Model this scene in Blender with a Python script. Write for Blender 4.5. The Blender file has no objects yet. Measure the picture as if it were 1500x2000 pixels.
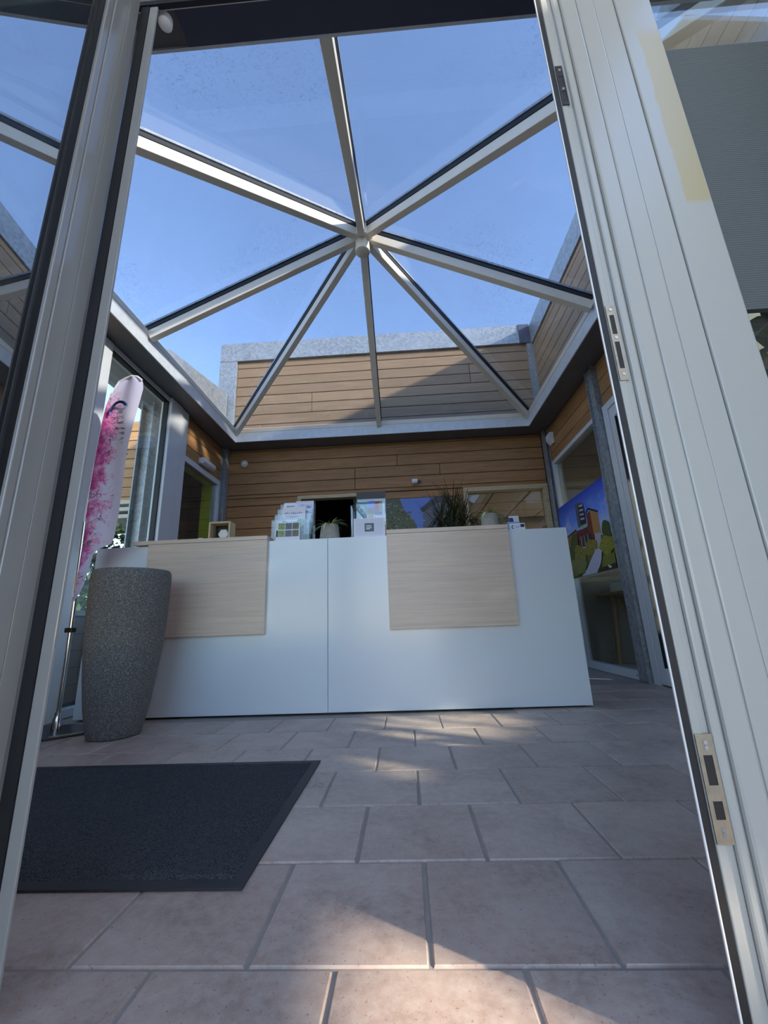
import bpy, bmesh, math, random
from mathutils import Vector, Matrix
random.seed(7)
S = bpy.context.scene
COL = S.collection
# ------------------------------------------------------------------ camera
cam = bpy.data.objects.new('camera', bpy.data.cameras.new('camera'))
COL.objects.link(cam)
cam.data.sensor_fit = 'HORIZONTAL'; cam.data.sensor_width = 36.0; cam.data.lens = 19.29
cam.data.clip_start = 0.01; cam.data.clip_end = 300
cam.matrix_world = Matrix(((0.998, 0.049, 0.041, 0.0), (0.052, -0.256, -0.965, 0.0),
                           (-0.036, 0.966, -0.258, 0.5676), (0, 0, 0, 1))).normalized()
S.camera = cam
# ------------------------------------------------------------------ sky, sun, exposure
SUN = Vector((0.86, -0.51, 0.40)).normalized()
w = bpy.data.worlds.new('sky'); S.world = w; w.use_nodes = True
wn = w.node_tree.nodes; wl = w.node_tree.links
sky = wn.new('ShaderNodeTexSky'); sky.sky_type = 'NISHITA'; sky.sun_disc = False
sky.sun_elevation = math.asin(SUN.z); sky.sun_rotation = math.atan2(SUN.x, SUN.y)
sky.air_density = 1.0; sky.dust_density = 0.1; sky.ozone_density = 3.6; sky.altitude = 100
tint = wn.new('ShaderNodeMix'); tint.data_type = 'RGBA'; tint.blend_type = 'MULTIPLY'; tint.inputs[0].default_value = 1.0
tint.inputs[7].default_value = (1.12, 0.91, 0.80, 1); wl.new(sky.outputs[0], tint.inputs[6])   # camera white balance of the whole sky
wl.new(tint.outputs[2], wn['Background'].inputs[0]); wn['Background'].inputs[1].default_value = 0.78
sl = bpy.data.lights.new('sun', 'SUN'); sl.energy = 9.0; sl.color = (1.0, 0.87, 0.68); sl.angle = math.radians(1.6)
so = bpy.data.objects.new('sun', sl); COL.objects.link(so)
so.rotation_euler = (-SUN).to_track_quat('-Z', 'Y').to_euler(); so.location = SUN * 30
S.view_settings.view_transform = 'Standard'; S.view_settings.look = 'None'
S.view_settings.gamma = 1.0; S.view_settings.use_curve_mapping = False
S.view_settings.exposure = 0.50
S.cycles.max_bounces = 10; S.cycles.transparent_max_bounces = 24; S.cycles.diffuse_bounces = 5
S.cycles.sample_clamp_indirect = 8.0; S.cycles.caustics_reflective = False; S.cycles.caustics_refractive = False

# ------------------------------------------------------------------ materials
def srgb(r, g, b):
    f = lambda c: c / 12.92 if c <= 0.04045 else ((c + 0.055) / 1.055) ** 2.4
    return (f(r / 255), f(g / 255), f(b / 255), 1)

class NT:
    def __init__(s, name):
        s.m = bpy.data.materials.new(name); s.m.use_nodes = True
        s.t = s.m.node_tree; s.b = s.t.nodes['Principled BSDF']; s.out = s.t.nodes['Material Output']
    def n(s, kind, **kw):
        nd = s.t.nodes.new('ShaderNode' + kind)
        for k, v in kw.items():
            if k.startswith('i_'):
                nd.inputs[k[2:].replace('_', ' ')].default_value = v
            else:
                setattr(nd, k, v)
        return nd
    def l(s, a, b): s.t.links.new(a, b)
    def coords(s, scale=(1, 1, 1), kind='Object'):
        tc = s.n('TexCoord'); mp = s.n('Mapping'); mp.inputs['Scale'].default_value = scale
        s.l(tc.outputs[kind], mp.inputs[0]); return mp.outputs[0]
    def noise(s, vec, scale, detail=4, rough=0.6, dist=0.0):
        nd = s.n('TexNoise'); nd.inputs['Scale'].default_value = scale; nd.inputs['Detail'].default_value = detail
        nd.inputs['Roughness'].default_value = rough; nd.inputs['Distortion'].default_value = dist
        s.l(vec, nd.inputs['Vector']); return nd.outputs['Fac']
    def ramp(s, fac, stops, interp='LINEAR'):
        r = s.n('ValToRGB'); r.color_ramp.interpolation = interp
        e = r.color_ramp.elements
        while len(e) < len(stops): e.new(0.5)
        for i, (p, c) in enumerate(stops):
            e[i].position = p; e[i].color = c if len(c) == 4 else (*c, 1)
        s.l(fac, r.inputs[0]); return r.outputs[0]
    def mix(s, fac, a, b, mode='MIX'):
        m = s.n('Mix', data_type='RGBA', blend_type=mode)
        for val, idx in ((fac, 0), (a, 6), (b, 7)):
            if hasattr(val, 'node'): s.l(val, m.inputs[idx])
            else: m.inputs[idx].default_value = val
        return m.outputs[2]
    def math(s, op, a, b=0.0):
        m = s.n('Math', operation=op)
        for i, v in enumerate((a, b)):
            if hasattr(v, 'node'): s.l(v, m.inputs[i])
            else: m.inputs[i].default_value = v
        return m.outputs[0]
    def bump(s, h, strength=0.2, dist=0.01):
        b = s.n('Bump'); b.inputs['Strength'].default_value = strength; b.inputs['Distance'].default_value = dist
        s.l(h, b.inputs['Height']); s.l(b.outputs[0], s.b.inputs['Normal'])
    def base(s, c):
        if hasattr(c, 'node'): s.l(c, s.b.inputs['Base Color'])
        else: s.b.inputs['Base Color'].default_value = c
    def set(s, **kw):
        for k, v in kw.items():
            i = s.b.inputs[k.replace('_', ' ')]
            if hasattr(v, 'node'): s.l(v, i)
            else: i.default_value = v
    def rnd(s): return s.n('ObjectInfo').outputs['Random']

M = {}
def plain(name, col, rough=0.5, metal=0.0, var=0.06, scale=8.0, bump=0.0, spec=0.5):
    k = NT(name); v = k.coords()
    nz = k.noise(v, scale, 5)
    c = col
    d = tuple(x * (1 - var) for x in c[:3]) + (1,); u = tuple(min(1, x * (1 + var)) for x in c[:3]) + (1,)
    k.base(k.ramp(nz, [(0.3, d), (0.7, u)])); k.set(Roughness=rough, Metallic=metal)
    k.b.inputs['Specular IOR Level'].default_value = spec
    if bump: k.bump(k.noise(v, scale * 12, 3), bump, 0.002)
    M[name] = k.m; return k.m

def wood(name, dark, light, along=(0.9, 14, 14), rough=0.6, rand=0.22, fine=60, bump=0.15):
    k = NT(name); tc = k.n('TexCoord'); ad = k.n('VectorMath', operation='ADD')
    r = k.rnd(); cmb = k.n('CombineXYZ'); 
    k.l(k.math('MULTIPLY', r, 37.0), cmb.inputs[0]); k.l(k.math('MULTIPLY', r, 91.0), cmb.inputs[1]); k.l(k.math('MULTIPLY', r, 13.0), cmb.inputs[2])
    k.l(tc.outputs['Object'], ad.inputs[0]); k.l(cmb.outputs[0], ad.inputs[1])
    mp = k.n('Mapping'); mp.inputs['Scale'].default_value = along; k.l(ad.outputs[0], mp.inputs[0])
    a = k.noise(mp.outputs[0], 3.0, 6, 0.6, 0.6)
    b = k.noise(mp.outputs[0], fine * 0.25, 4, 0.7)
    f = k.math('ADD', k.math('MULTIPLY', a, 0.65), k.math('MULTIPLY', b, 0.35))
    c = k.ramp(f, [(0.32, dark), (0.68, light)])
    hv = k.n('HueSaturation'); k.l(c, hv.inputs['Color'])
    k.l(k.math('ADD', k.math('MULTIPLY', r, rand), 1 - rand / 2), hv.inputs['Value'])
    k.base(hv.outputs[0]); k.set(Roughness=rough)
    k.bump(b, bump, 0.002)
    M[name] = k.m

def glass(name, tint, refl=0.0, dirt=0.0, dirtscale=3.0, rough=0.0, smudge=0.0):
    """clear sheet glass: fresnel reflection over a tinted see-through body, plus a film of dust that real light falls on"""
    k = NT(name); k.t.nodes.remove(k.b)
    tr = k.n('BsdfTransparent'); tr.inputs[0].default_value = tint
    gl = k.n('BsdfGlossy'); gl.inputs['Roughness'].default_value = rough; gl.inputs[0].default_value = (0.95, 0.97, 1, 1)
    lw = k.n('LayerWeight'); lw.inputs[0].default_value = 0.5
    fac = k.math('MINIMUM', k.math('ADD', k.math('MULTIPLY', k.math('POWER', lw.outputs['Facing'], 5.0), 0.96), 0.04 + refl), 1.0)
    mx = k.n('MixShader'); k.l(fac, mx.inputs[0]); k.l(tr.outputs[0], mx.inputs[1]); k.l(gl.outputs[0], mx.inputs[2])
    res = mx.outputs[0]
    if dirt > 0:
        df = k.n('BsdfDiffuse'); df.inputs[0].default_value = (0.75, 0.76, 0.78, 1)
        v = k.coords((1, 1, 0.45))
        a = k.noise(v, dirtscale, 8, 0.75, 0.8)
        f = k.ramp(a, [(0.30, (dirt * 0.35,) * 3), (0.75, (dirt * 1.6,) * 3)])
        m2 = k.n('MixShader'); k.l(f, m2.inputs[0]); k.l(res, m2.inputs[1]); k.l(df.outputs[0], m2.inputs[2]); res = m2.outputs[0]
    if smudge > 0:   # dried splashes and wipe marks, in patches
        d2 = k.n('BsdfDiffuse'); d2.inputs[0].default_value = (0.22, 0.23, 0.25, 1); v = k.coords()
        patch = k.ramp(k.noise(v, 0.9, 3, 0.5), [(0.50, (0, 0, 0)), (0.66, (1, 1, 1))])
        spots = k.ramp(k.noise(v, 26, 6, 0.8, 2.5), [(0.56, (0, 0, 0)), (0.68, (smudge,) * 3)])
        m3 = k.n('MixShader'); k.l(k.math('MULTIPLY', patch, spots), m3.inputs[0]); k.l(res, m3.inputs[1]); k.l(d2.outputs[0], m3.inputs[2]); res = m3.outputs[0]
    k.l(res, k.out.inputs[0]); M[name] = k.m

plain('white_frame', srgb(216, 218, 221), 0.2, var=0.03, scale=3)
plain('leaf_paint', srgb(150, 151, 152), 0.10, var=0.02, scale=3)
plain('cream_rib', srgb(226, 219, 206), 0.42, var=0.03)
plain('black_rubber', srgb(20, 22, 27), 0.55, var=0.2)
plain('soffit', srgb(104, 102, 104), 0.45, var=0.10, scale=4)
plain('dark_header', srgb(72, 76, 96), 0.6)
plain('white_laminate', srgb(226, 235, 245), 0.22, var=0.012, scale=2)
plain('plaster', srgb(190, 188, 184), 0.8)
plain('dark_room', srgb(38, 36, 34), 0.9)
plain('brown_room', srgb(150, 140, 126), 0.85)
plain('grout', srgb(160, 152, 146), 0.9, var=0.1, scale=30)
plain('lime_paint', srgb(244, 244, 40), 0.5)
plain('curb_metal', srgb(214, 218, 223), 0.35, var=0.08, scale=14, metal=0.1)
plain('white_plastic', srgb(235, 235, 236), 0.4)
plain('offwhite_plastic', srgb(222, 216, 200), 0.45)
plain('dark_plastic', srgb(28, 28, 30), 0.4)
plain('steel_base', srgb(34, 40, 48), 0.35, var=0.1)
plain('chrome', srgb(205, 208, 214), 0.16, metal=1.0, var=0.03)
plain('worn_steel', srgb(168, 160, 146), 0.34, metal=0.9, var=0.18, scale=40)
plain('concrete_pot', srgb(158, 154, 146), 0.85, var=0.12, scale=25, bump=0.2)
plain('soil', srgb(50, 40, 32), 0.95)
plain('leaf_dark', srgb(44, 58, 30), 0.45, var=0.4, scale=14)
plain('leaf_mid', srgb(104, 134, 66), 0.5, var=0.4, scale=10)
plain('leaf_pale', srgb(214, 218, 150), 0.5, var=0.3, scale=20)
plain('leaf_spike', srgb(52, 54, 26), 0.5, var=0.5, scale=12)
plain('bark', srgb(92, 78, 62), 0.9, var=0.2)
plain('ply', srgb(204, 182, 148), 0.6, var=0.08, scale=30)
plain('outside_render', srgb(214, 206, 194), 0.9, var=0.05)
plain('gravel', srgb(164, 154, 138), 0.95, var=0.15, scale=20)
plain('roof_felt', srgb(150, 150, 152), 0.9, var=0.1)
plain('pale_timber', srgb(196, 190, 178), 0.7, var=0.1)
plain('paper', srgb(240, 240, 244), 0.5, var=0.01)
plain('ceiling_board', srgb(176, 160, 144), 0.9, var=0.05, scale=30)
wood('plank_wood', srgb(142, 102, 62), srgb(184, 138, 92))
wood('roof_plank', srgb(132, 107, 82), srgb(166, 138, 108))
wood('oak_laminate', srgb(206, 187, 172), srgb(230, 213, 198), (0.8, 20, 26), 0.42, 0.0, 90, 0.05)
wood('trim_wood', srgb(176, 158, 124), srgb(208, 192, 158), (1, 10, 10), 0.6, 0.05)
wood('table_wood', srgb(150, 116, 72), srgb(184, 146, 96), (1, 10, 10), 0.5, 0.05)
glass('roof_glass', (0.625, 0.66, 0.705, 1), 0.0, 0.035, 2.2, smudge=0.5)
glass('door_glass', (0.34, 0.42, 0.43, 1), 0.60, 0.02, 3.0)
glass('side_glass', (0.80, 0.85, 0.84, 1), 0.02, 0.01, 3.0)
glass('acrylic', (0.965, 0.975, 0.98, 1), 0.012, 0.022, 30.0)

# galvanised steel with spangle
k = NT('galvanised'); v = k.coords()
vo = k.n('TexVoronoi'); vo.inputs['Scale'].default_value = 38; k.l(v, vo.inputs['Vector'])
nz = k.noise(v, 2.2, 6, 0.7)
c1 = k.ramp(vo.outputs['Color'], [(0.2, srgb(132, 138, 144)), (0.8, srgb(166, 171, 176))])
c2 = k.mix(k.ramp(nz, [(0.35, (0, 0, 0)), (0.75, (0.55, 0.55, 0.55))]), c1, srgb(182, 187, 192))
k.base(c2); k.set(Metallic=0.35, Roughness=0.40); M['galvanised'] = k.m

# floor tiles: pinkish-grey glazed stoneware, each tile its own shift
k = NT('floor_tile'); tc = k.n('TexCoord'); ad = k.n('VectorMath', operation='ADD'); r = k.rnd()
cb = k.n('CombineXYZ'); k.l(k.math('MULTIPLY', r, 53.0), cb.inputs[0]); k.l(k.math('MULTIPLY', r, 29.0), cb.inputs[1])
k.l(tc.outputs['Object'], ad.inputs[0]); k.l(cb.outputs[0], ad.inputs[1]); v = ad.outputs[0]
a = k.noise(v, 5.0, 7, 0.65, 0.4); b = k.noise(v, 38.0, 5, 0.7); sp = k.noise(v, 160.0, 2, 0.5)
c = k.ramp(a, [(0.28, srgb(148, 128, 120)), (0.5, srgb(182, 160, 149)), (0.72, srgb(198, 180, 169))])
c = k.mix(k.ramp(b, [(0.4, (0, 0, 0)), (0.72, (0.6, 0.6, 0.6))]), c, srgb(208, 195, 186))
c = k.mix(k.ramp(sp, [(0.27, (0.55, 0.55, 0.55)), (0.36, (0, 0, 0))]), c, srgb(96, 84, 78))
hv = k.n('HueSaturation'); k.l(c, hv.inputs['Color']); k.l(k.math('ADD', k.math('MULTIPLY', r, 0.16), 0.90), hv.inputs['Value'])
k.base(hv.outputs[0]); k.set(Roughness=k.math('ADD', k.math('MULTIPLY', b, 0.25), 0.30)); k.bump(b, 0.12, 0.003); M['floor_tile'] = k.m

# door mat pile
k = NT('mat_pile'); v = k.coords(); a = k.noise(v, 260, 3, 0.7); b = k.noise(v, 6, 4)
k.base(k.mix(k.ramp(b, [(0.4, (0.1, 0.1, 0.1)), (0.7, (0.5, 0.5, 0.5))]), k.ramp(a, [(0.35, srgb(36, 38, 42)), (0.65, srgb(104, 106, 110))]), srgb(72, 74, 80)))
k.set(Roughness=0.95); k.b.inputs['Specular IOR Level'].default_value = 0.1; k.bump(a, 0.9, 0.006); M['mat_pile'] = k.m
plain('mat_rubber', srgb(44, 46, 52), 0.6)

# planter: coarse dark stone terrazzo
k = NT('planter_stone'); v = k.coords(); a = k.noise(v, 140, 3, 0.8); vo = k.n('TexVoronoi'); vo.inputs['Scale'].default_value = 230; k.l(v, vo.inputs['Vector'])
c = k.ramp(a, [(0.36, srgb(52, 50, 49)), (0.52, srgb(104, 100, 99)), (0.68, srgb(176, 172, 170))])
k.base(k.mix(0.3, c, k.ramp(vo.outputs['Distance'], [(0.0, srgb(70, 68, 68)), (0.5, srgb(134, 131, 130))]))); k.set(Roughness=0.85); k.bump(a, 0.5, 0.004); M['planter_stone'] = k.m

# door post paint: white with a yellow glue stain high on its outer face
k = NT('post_paint'); g = k.n('NewGeometry'); sx = k.n('SeparateXYZ'); k.l(g.outputs['Position'], sx.inputs[0])
def band(val, a0, a1, b0, b1):
    m1 = k.n('MapRange', interpolation_type='SMOOTHSTEP'); m1.inputs[1].default_value = a0; m1.inputs[2].default_value = a1; k.l(val, m1.inputs[0])
    m2 = k.n('MapRange', interpolation_type='SMOOTHSTEP'); m2.inputs[1].default_value = b0; m2.inputs[2].default_value = b1; k.l(val, m2.inputs[0])
    return k.math('SUBTRACT', m1.outputs[0], m2.outputs[0])
gp = k.coords(); nz = k.noise(gp, 14, 4); nf = k.noise(gp, 60, 4)
xs = k.math('ADD', sx.outputs[0], k.math('MULTIPLY', nz, 0.02))
stain = k.math('MULTIPLY', k.math('MULTIPLY', band(xs, 0.628, 0.634, 0.70, 0.72), band(sx.outputs[2], 1.375, 1.39, 1.88, 1.95)), 0.55)
smear = k.math('MULTIPLY', k.ramp(nf, [(0.62, (0, 0, 0)), (0.75, (1, 1, 1))]), 0.25)
c = k.mix(stain, srgb(162, 163, 160), srgb(168, 146, 70))
c = k.mix(smear, c, srgb(150, 152, 152)); k.base(c); k.set(Roughness=0.28); M['post_paint'] = k.m

# dark ribbed film
k = NT('ribbed_film'); v = k.coords(); wv = k.n('TexWave', wave_type='BANDS', bands_direction='Z'); wv.inputs['Scale'].default_value = 55; wv.inputs['Distortion'].default_value = 0; k.l(v, wv.inputs['Vector'])
k.base(k.mix(wv.outputs['Fac'], srgb(74, 80, 80), srgb(92, 98, 97))); k.set(Roughness=0.7); k.bump(wv.outputs['Fac'], 0.3, 0.003); M['ribbed_film'] = k.m

# flag cloth: pale lilac, cherry blossom clusters and thin dark twigs along the pole side (u = across, v = up)
k = NT('blossom_cloth'); tc = k.n('TexCoord'); su = k.n('SeparateXYZ'); k.l(tc.outputs['UV'], su.inputs[0]); u_, v_ = su.outputs[0], su.outputs[1]
vo = k.coords((1, 1, 1)); n1 = k.noise(vo, 5.5, 6, 0.7, 0.5); n2 = k.noise(vo, 30, 5, 0.7)
side = k.n('MapRange'); side.inputs[1].default_value = 0.0; side.inputs[2].default_value = 0.95; side.inputs[3].default_value = 0.22; side.inputs[4].default_value = -0.28; k.l(u_, side.inputs[0])
up = k.n('MapRange'); up.inputs[1].default_value = 0.78; up.inputs[2].default_value = 0.95; up.inputs[3].default_value = 0.0; up.inputs[4].default_value = -0.45; k.l(v_, up.inputs[0])
den = k.math('ADD', k.math('ADD', k.math('ADD', n1, side.outputs[0]), up.outputs[0]), k.math('MULTIPLY', k.math('SUBTRACT', n2, 0.5), 0.55))
col = k.ramp(den, [(0.42, srgb(226, 220, 244)), (0.54, srgb(238, 178, 220)), (0.68, srgb(214, 96, 170)), (0.84, srgb(170, 46, 126))])
vd = k.n('TexVoronoi', feature='DISTANCE_TO_EDGE'); vd.inputs['Scale'].default_value = 17
wp = k.n('VectorMath', operation='ADD'); nw = k.n('TexNoise'); nw.inputs['Scale'].default_value = 9; k.l(vo, nw.inputs['Vector'])
sc = k.n('VectorMath', operation='SCALE'); sc.inputs['Scale'].default_value = 0.16; k.l(nw.outputs['Color'], sc.inputs[0]); k.l(vo, wp.inputs[0]); k.l(sc.outputs[0], wp.inputs[1]); k.l(wp.outputs[0], vd.inputs['Vector'])
tw = k.math('MULTIPLY', k.ramp(vd.outputs['Distance'], [(0.015, (1, 1, 1)), (0.05, (0, 0, 0))]), k.ramp(den, [(0.40, (0, 0, 0)), (0.5, (0.85, 0.85, 0.85)), (0.75, (0.3, 0.3, 0.3))]))
col = k.mix(tw, col, srgb(70, 34, 70)); k.base(col); k.set(Roughness=0.75)
trl = k.n('BsdfTranslucent'); k.l(col, trl.inputs[0]); mx = k.n('MixShader'); mx.inputs[0].default_value = 0.35
k.l(k.b.outputs[0], mx.inputs[1]); k.l(trl.outputs[0], mx.inputs[2]); k.l(mx.outputs[0], k.out.inputs[0]); M['blossom_cloth'] = k.m

_ink = {}
def ink(c, var=0.0, scale=60):
    key = (c, var)
    if key not in _ink:
        col = srgb(*c); nm = 'ink_%d_%d_%d' % c
        if var: plain(nm, col, 0.45, var=var, scale=scale)
        else: plain(nm, col, 0.45, var=0.02)
        _ink[key] = M[nm]
    return _ink[key]

# ------------------------------------------------------------------ mesh helpers
WORLD = {}            # object name -> world position of its origin (parents only translate)
def _link(o, parent, loc):
    COL.objects.link(o)
    if parent is not None:
        o.parent = parent; o.location = Vector(loc) - WORLD[parent.name]
    else: o.location = loc
    WORLD[o.name] = Vector(loc)

def tag(o, label=None, cat=None, group=None, kind=None):
    if label: o['label'] = label
    if cat: o['category'] = cat
    if group: o['group'] = group
    if kind: o['kind'] = kind
    return o

def empty(name, loc, label=None, cat=None, group=None, kind=None, parent=None):
    o = bpy.data.objects.new(name, None); o.empty_display_size = 0.1
    _link(o, parent, loc); return tag(o, label, cat, group, kind)

class MB:
    def __init__(s): s.v = []; s.f = []; s.mi = []; s.uv = None; s.smooth = False
    def add(s, vs, fs, mi=0):
        o = len(s.v); s.v += [tuple(p) for p in vs]; s.f += [tuple(i + o for i in f) for f in fs]; s.mi += [mi] * len(fs); return s
    def box(s, a, b, mi=0):
        (x0, y0, z0), (x1, y1, z1) = a, b
        x0, x1 = sorted((x0, x1)); y0, y1 = sorted((y0, y1)); z0, z1 = sorted((z0, z1))
        return s.add([(x0,y0,z0),(x1,y0,z0),(x1,y1,z0),(x0,y1,z0),(x0,y0,z1),(x1,y0,z1),(x1,y1,z1),(x0,y1,z1)],
                     [(0,3,2,1),(4,5,6,7),(0,1,5,4),(1,2,6,5),(2,3,7,6),(3,0,4,7)], mi)
    def obox(s, o, ex, ey, ez, mi=0):
        o, ex, ey, ez = map(Vector, (o, ex, ey, ez))
        p = [o, o+ex, o+ex+ey, o+ey]; p += [q+ez for q in p]
        fs = [(0,3,2,1),(4,5,6,7),(0,1,5,4),(1,2,6,5),(2,3,7,6),(3,0,4,7)]
        if ex.cross(ey).dot(ez) < 0: fs = [f[::-1] for f in fs]
        return s.add(p, fs, mi)
    def prism(s, poly, d, mi=0):
        d = Vector(d); n = len(poly); p = [Vector(q) for q in poly]
        nr = (p[1]-p[0]).cross(p[2]-p[0])
        if nr.dot(d) < 0: p.reverse()
        return s.add(p + [q+d for q in p], [tuple(range(n))[::-1], tuple(range(n, 2*n))] + [(i, (i+1) % n, n+(i+1) % n, n+i) for i in range(n)], mi)
    def lathe(s, c, prof, n=24, axis='Z', mi=0, cap=True):
        c = Vector(c); vs = []
        for r, h in prof:
            for i in range(n):
                a = 2*math.pi*i/n
                q = (r*math.cos(a), r*math.sin(a), h)
                if axis == 'Y': q = (q[0], h, q[1])
                if axis == 'X': q = (h, q[0], q[1])
                vs.append(c + Vector(q))
        fs = [(j*n+i, j*n+(i+1) % n, (j+1)*n+(i+1) % n, (j+1)*n+i) for j in range(len(prof)-1) for i in range(n)]
        if cap: fs += [tuple(range(n))[::-1], tuple((len(prof)-1)*n+i for i in range(n))]
        if axis == 'Y': fs = [f[::-1] for f in fs]
        return s.add(vs, fs, mi)
    def tube(s, pts, r, n=8, mi=0):
        pts = [Vector(p) for p in pts]; vs = []
        rr = r if isinstance(r, (list, tuple)) else [r]*len(pts)
        for i, p in enumerate(pts):
            d = (pts[min(i+1, len(pts)-1)] - pts[max(i-1, 0)]).normalized()
            a = d.cross(Vector((0.31, 0.23, 0.92))); 
            if a.length < 0.05: a = d.cross(Vector((1, 0, 0)))
            a.normalize(); b = d.cross(a)
            for q in range(n):
                t = 2*math.pi*q/n; vs.append(p + (a*math.cos(t) + b*math.sin(t))*rr[i])
        fs = [(j*n+i, j*n+(i+1) % n, (j+1)*n+(i+1) % n, (j+1)*n+i) for j in range(len(pts)-1) for i in range(n)]
        fs += [tuple(range(n))[::-1], tuple((len(pts)-1)*n+i for i in range(n))]
        return s.add(vs, fs, mi)
    def build(s, name, mat, parent=None, bevel=0.0, smooth=False, origin=None, **props):
        xs = [p[0] for p in s.v]; ys = [p[1] for p in s.v]; zs = [p[2] for p in s.v]
        o0 = Vector(origin) if origin else Vector(((min(xs)+max(xs))/2, (min(ys)+max(ys))/2, min(zs)))
        me = bpy.data.meshes.new(name); me.from_pydata([tuple(Vector(p)-o0) for p in s.v], [], s.f)
        mats = mat if isinstance(mat, (list, tuple)) else [mat]
        for m in mats: me.materials.append(M[m] if isinstance(m, str) else m)
        if len(mats) > 1: me.polygons.foreach_set('material_index', s.mi)
        if s.uv:
            ul = me.uv_layers.new()
            for lp in me.loops: ul.data[lp.index].uv = s.uv[lp.vertex_index]
        if smooth:
            me.polygons.foreach_set('use_smooth', [True]*len(me.polygons))
        me.update()
        o = bpy.data.objects.new(name, me); _link(o, parent, o0)
        if bevel:
            b = o.modifiers.new('edge', 'BEVEL'); b.width = bevel; b.segments = 2; b.limit_method = 'ANGLE'; b.angle_limit = math.radians(40)
        if smooth:
            try: me.set_sharp_from_angle(angle=math.radians(38))
            except Exception: pass
        return tag(o, **props)

def B(a, b): return MB().box(a, b)
def struct(name, mb, mat, parent=None, **k): return mb.build(name, mat, parent, kind='structure' if parent is None else None, **k)

def subtract(rects, hole):
    out = []
    for (a0, a1, b0, b1) in rects:
        h0, h1, g0, g1 = hole
        if h1 <= a0 or h0 >= a1 or g1 <= b0 or g0 >= b1: out.append((a0, a1, b0, b1)); continue
        if g0 > b0: out.append((a0, a1, b0, g0))
        if g1 < b1: out.append((a0, a1, g1, b1))
        c0, c1 = max(b0, g0), min(b1, g1)
        if h0 > a0: out.append((a0, h0, c0, c1))
        if h1 < a1: out.append((h1, a1, c0, c1))
    return out

_pk = {}
def plank(parent, axis, face, depth, a0, a1, z0, z1, mat):
    """one cladding board: long axis local x; axis 'x' wall faces -y at y=face, axis 'y' wall faces +-x at x=face"""
    L = a1-a0; H = z1-z0; key = (round(L, 4), round(H, 4), mat)
    if L < 0.02 or H < 0.012: return
    if key not in _pk:
        g = 0.0025; c = 0.005; t = 0.009
        h, l = H/2-g, L/2-g
        vs = [(-l, 0.009, -h), (l, 0.009, -h), (l, 0.009, h), (-l, 0.009, h),
              (-l, 0.003, -h), (l, 0.003, -h), (l, 0.003, h), (-l, 0.003, h),
              (-l+c*0.5, -0.004, -h+c), (l-c*0.5, -0.004, -h+c), (l-c*0.5, -0.004, h-c), (-l+c*0.5, -0.004, h-c)]
        fs = [(8, 9, 10, 11)]
        for lo, hi in ((0, 4), (4, 8)):
            for i in range(4):
                j = (i+1) % 4; fs.append((lo+i, lo+j, hi+j, hi+i))
        me = bpy.data.meshes.new('plank'); me.from_pydata(vs, [], fs); me.materials.append(M[mat]); me.update(); _pk[key] = me
    o = bpy.data.objects.new('plank', _pk[key])
    if axis == 'x': loc = ((a0+a1)/2, face, (z0+z1)/2)
    else: loc = (face, (a0+a1)/2, (z0+z1)/2)
    o.parent = parent; COL.objects.link(o); o.location = Vector(loc) - WORLD[parent.name]
    if axis == 'y': o.rotation_euler = (0, 0, math.pi/2 * depth)   # depth -1: faces -x ; +1: faces +x
    if axis == 'x' and depth == -1: o.rotation_euler = (0, 0, math.pi)

def clad(parent, axis, face, sgn, a0, a1, zs, holes=(), seams=(), mat='plank_wood'):
    for i in range(len(zs)-1):
        rects = [(a0, a1, zs[i], zs[i+1])]
        for (sa, sz0, sz1) in seams:
            if sz0 < (zs[i]+zs[i+1])/2 < sz1:
                rects = [r for q in rects for r in (((q[0], sa, q[2], q[3]), (sa, q[1], q[2], q[3])) if q[0] < sa < q[1] else (q,))]
        for h in holes: rects = [r for r in subtract(rects, h)]
        for r in rects: plank(parent, axis, face, sgn, *r, mat)

# ------------------------------------------------------------------ room numbers
XL, XR, YF, YB, ZS = -2.42, 2.0, 0.75, 5.25, 2.96        # hall walls and soffit
SX0, SX1, SY0, SY1, SYF = -2.17, 1.72, 1.08, 4.97, 1.135             # skylight opening
PITCH = 0.157
def rows(z0, z1, ref=1.829):
    k0 = math.floor((z0-ref)/PITCH + 1e-6); zs = [z0]; z = ref + (k0+1)*PITCH
    while z < z1 - 0.01: zs.append(z); z += PITCH
    return zs + [z1]

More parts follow.
